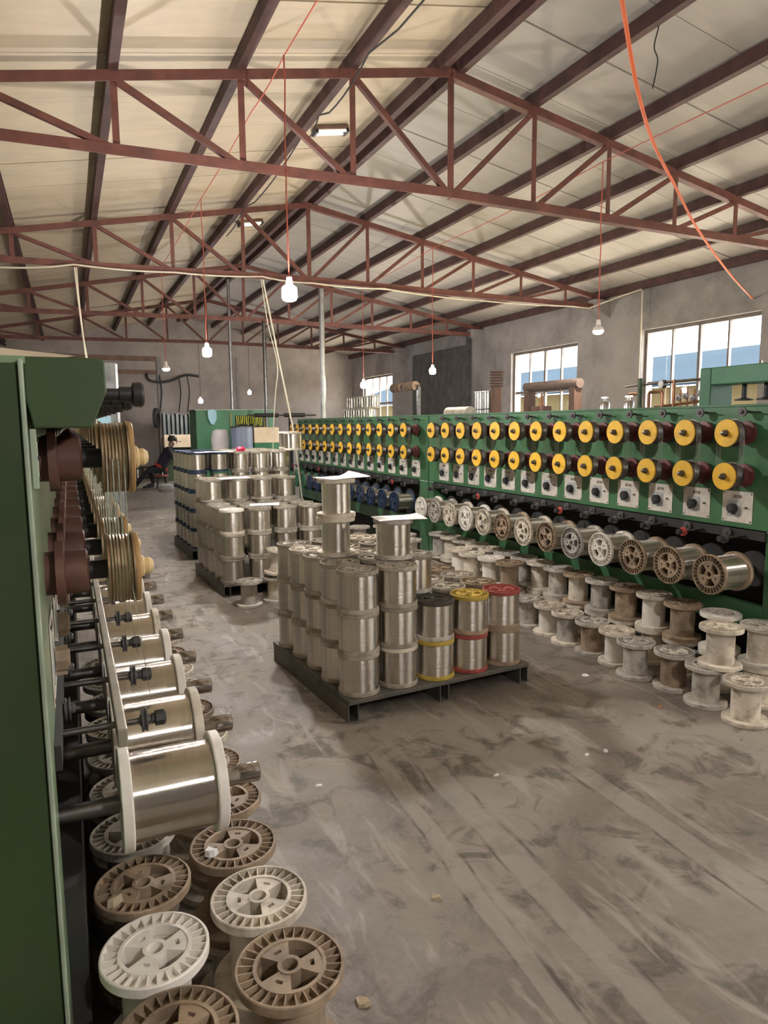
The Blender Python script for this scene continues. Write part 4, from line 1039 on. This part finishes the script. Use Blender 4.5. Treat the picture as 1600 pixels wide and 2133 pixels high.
# ================================================================== LITTER
def scrap(x, y, z, w, d, h, mat, lab, rot=0.):
    b = MB(); n = 6; rr = random.Random(int(x*1000))
    poly = [(w*.5*(1+rr.uniform(-.25,.2))*math.cos(2*PI*k/n), d*.5*(1+rr.uniform(-.25,.2))*math.sin(2*PI*k/n)) for k in range(n)]
    vs = [(px, py, 0) for px, py in poly] + [(px*.85, py*.85, h*(1+rr.uniform(-.4,.4))) for px, py in poly]
    fs = [(k, (k+1)%n, n+(k+1)%n, n+k) for k in range(n)] + [tuple(range(n-1,-1,-1)), tuple(range(n, 2*n))]
    tag(b.add(vs, fs).build('litter_scrap', mat, loc=(x, y, z), rot=(0,0,rot), smooth=False), lab, 'scrap')
scrap(.612, 1.526, .0, .034, .045, .010, m_litter, 'tan cardboard scrap on the floor near the bottom edge', .5)
scrap(2.16, 2.35, 0, .024, .020, .012, m_paper, 'round white scrap on the floor right of the trowelled strip')
scrap(2.06, 2.36, 0, .026, .012, .006, m_paper, 'small white scrap beside the round white one on the floor')
scrap(1.59, 2.38, 0, .030, .016, .005, m_paper, 'pale paper scrap on the floor before the near pallet')
scrap(.87, 2.62, 0, .035, .016, .005, m_paper, 'pale chip on the floor left of the near pallet front')
scrap(2.77, 2.62, 0, .05, .02, .008, m_leaf, 'brown leaf-like scrap on the floor by the right spools', .6)
scrap(2.73, 3.16, 0, .05, .04, .006, m_paper, 'white paper flake on the floor between pallet and right spools')
scrap(.98, 1.80, 0, .04, .03, .010, m_litter, 'pale tan crumb lying on the floor left of the trowelled strip')
zz2 = 2*SH
scrap(.265, 1.66, zz2, .030, .022, .016, m_paper, 'white crumpled lump on a brown ribbed spool top')
scrap(.030, 1.575, zz2, .045, .030, .014, m_litter, 'torn paper scrap on a ribbed spool by the left machine', .8)
# orange cable across the upper right
cable('orange_cable', smooth_path([(2.05, 2.35, 4.40), (2.20, 2.52, 3.85), (2.435, 2.727, 3.556), (2.679, 2.935, 3.461), (3.025, 3.203, 3.324), (3.561, 3.619, 3.281), (4.238, 4.085, 3.254), (5.392, 4.89, 3.241), (7.213, 6.058, 3.223), (8.71, 6.92, 3.17)]), .011, m_cord_o, 'thick orange cable swooping across the upper right to the wall', seg=8)
cable('loose_wire', smooth_path([(4.20, 4.28, 4.58), (4.21, 4.27, 4.45), (4.16, 4.26, 4.28), (4.19, 4.25, 4.18), (4.15, 4.25, 3.98)]), .005, m_cord_k, 'short loose black wire hanging from the right roof slope')
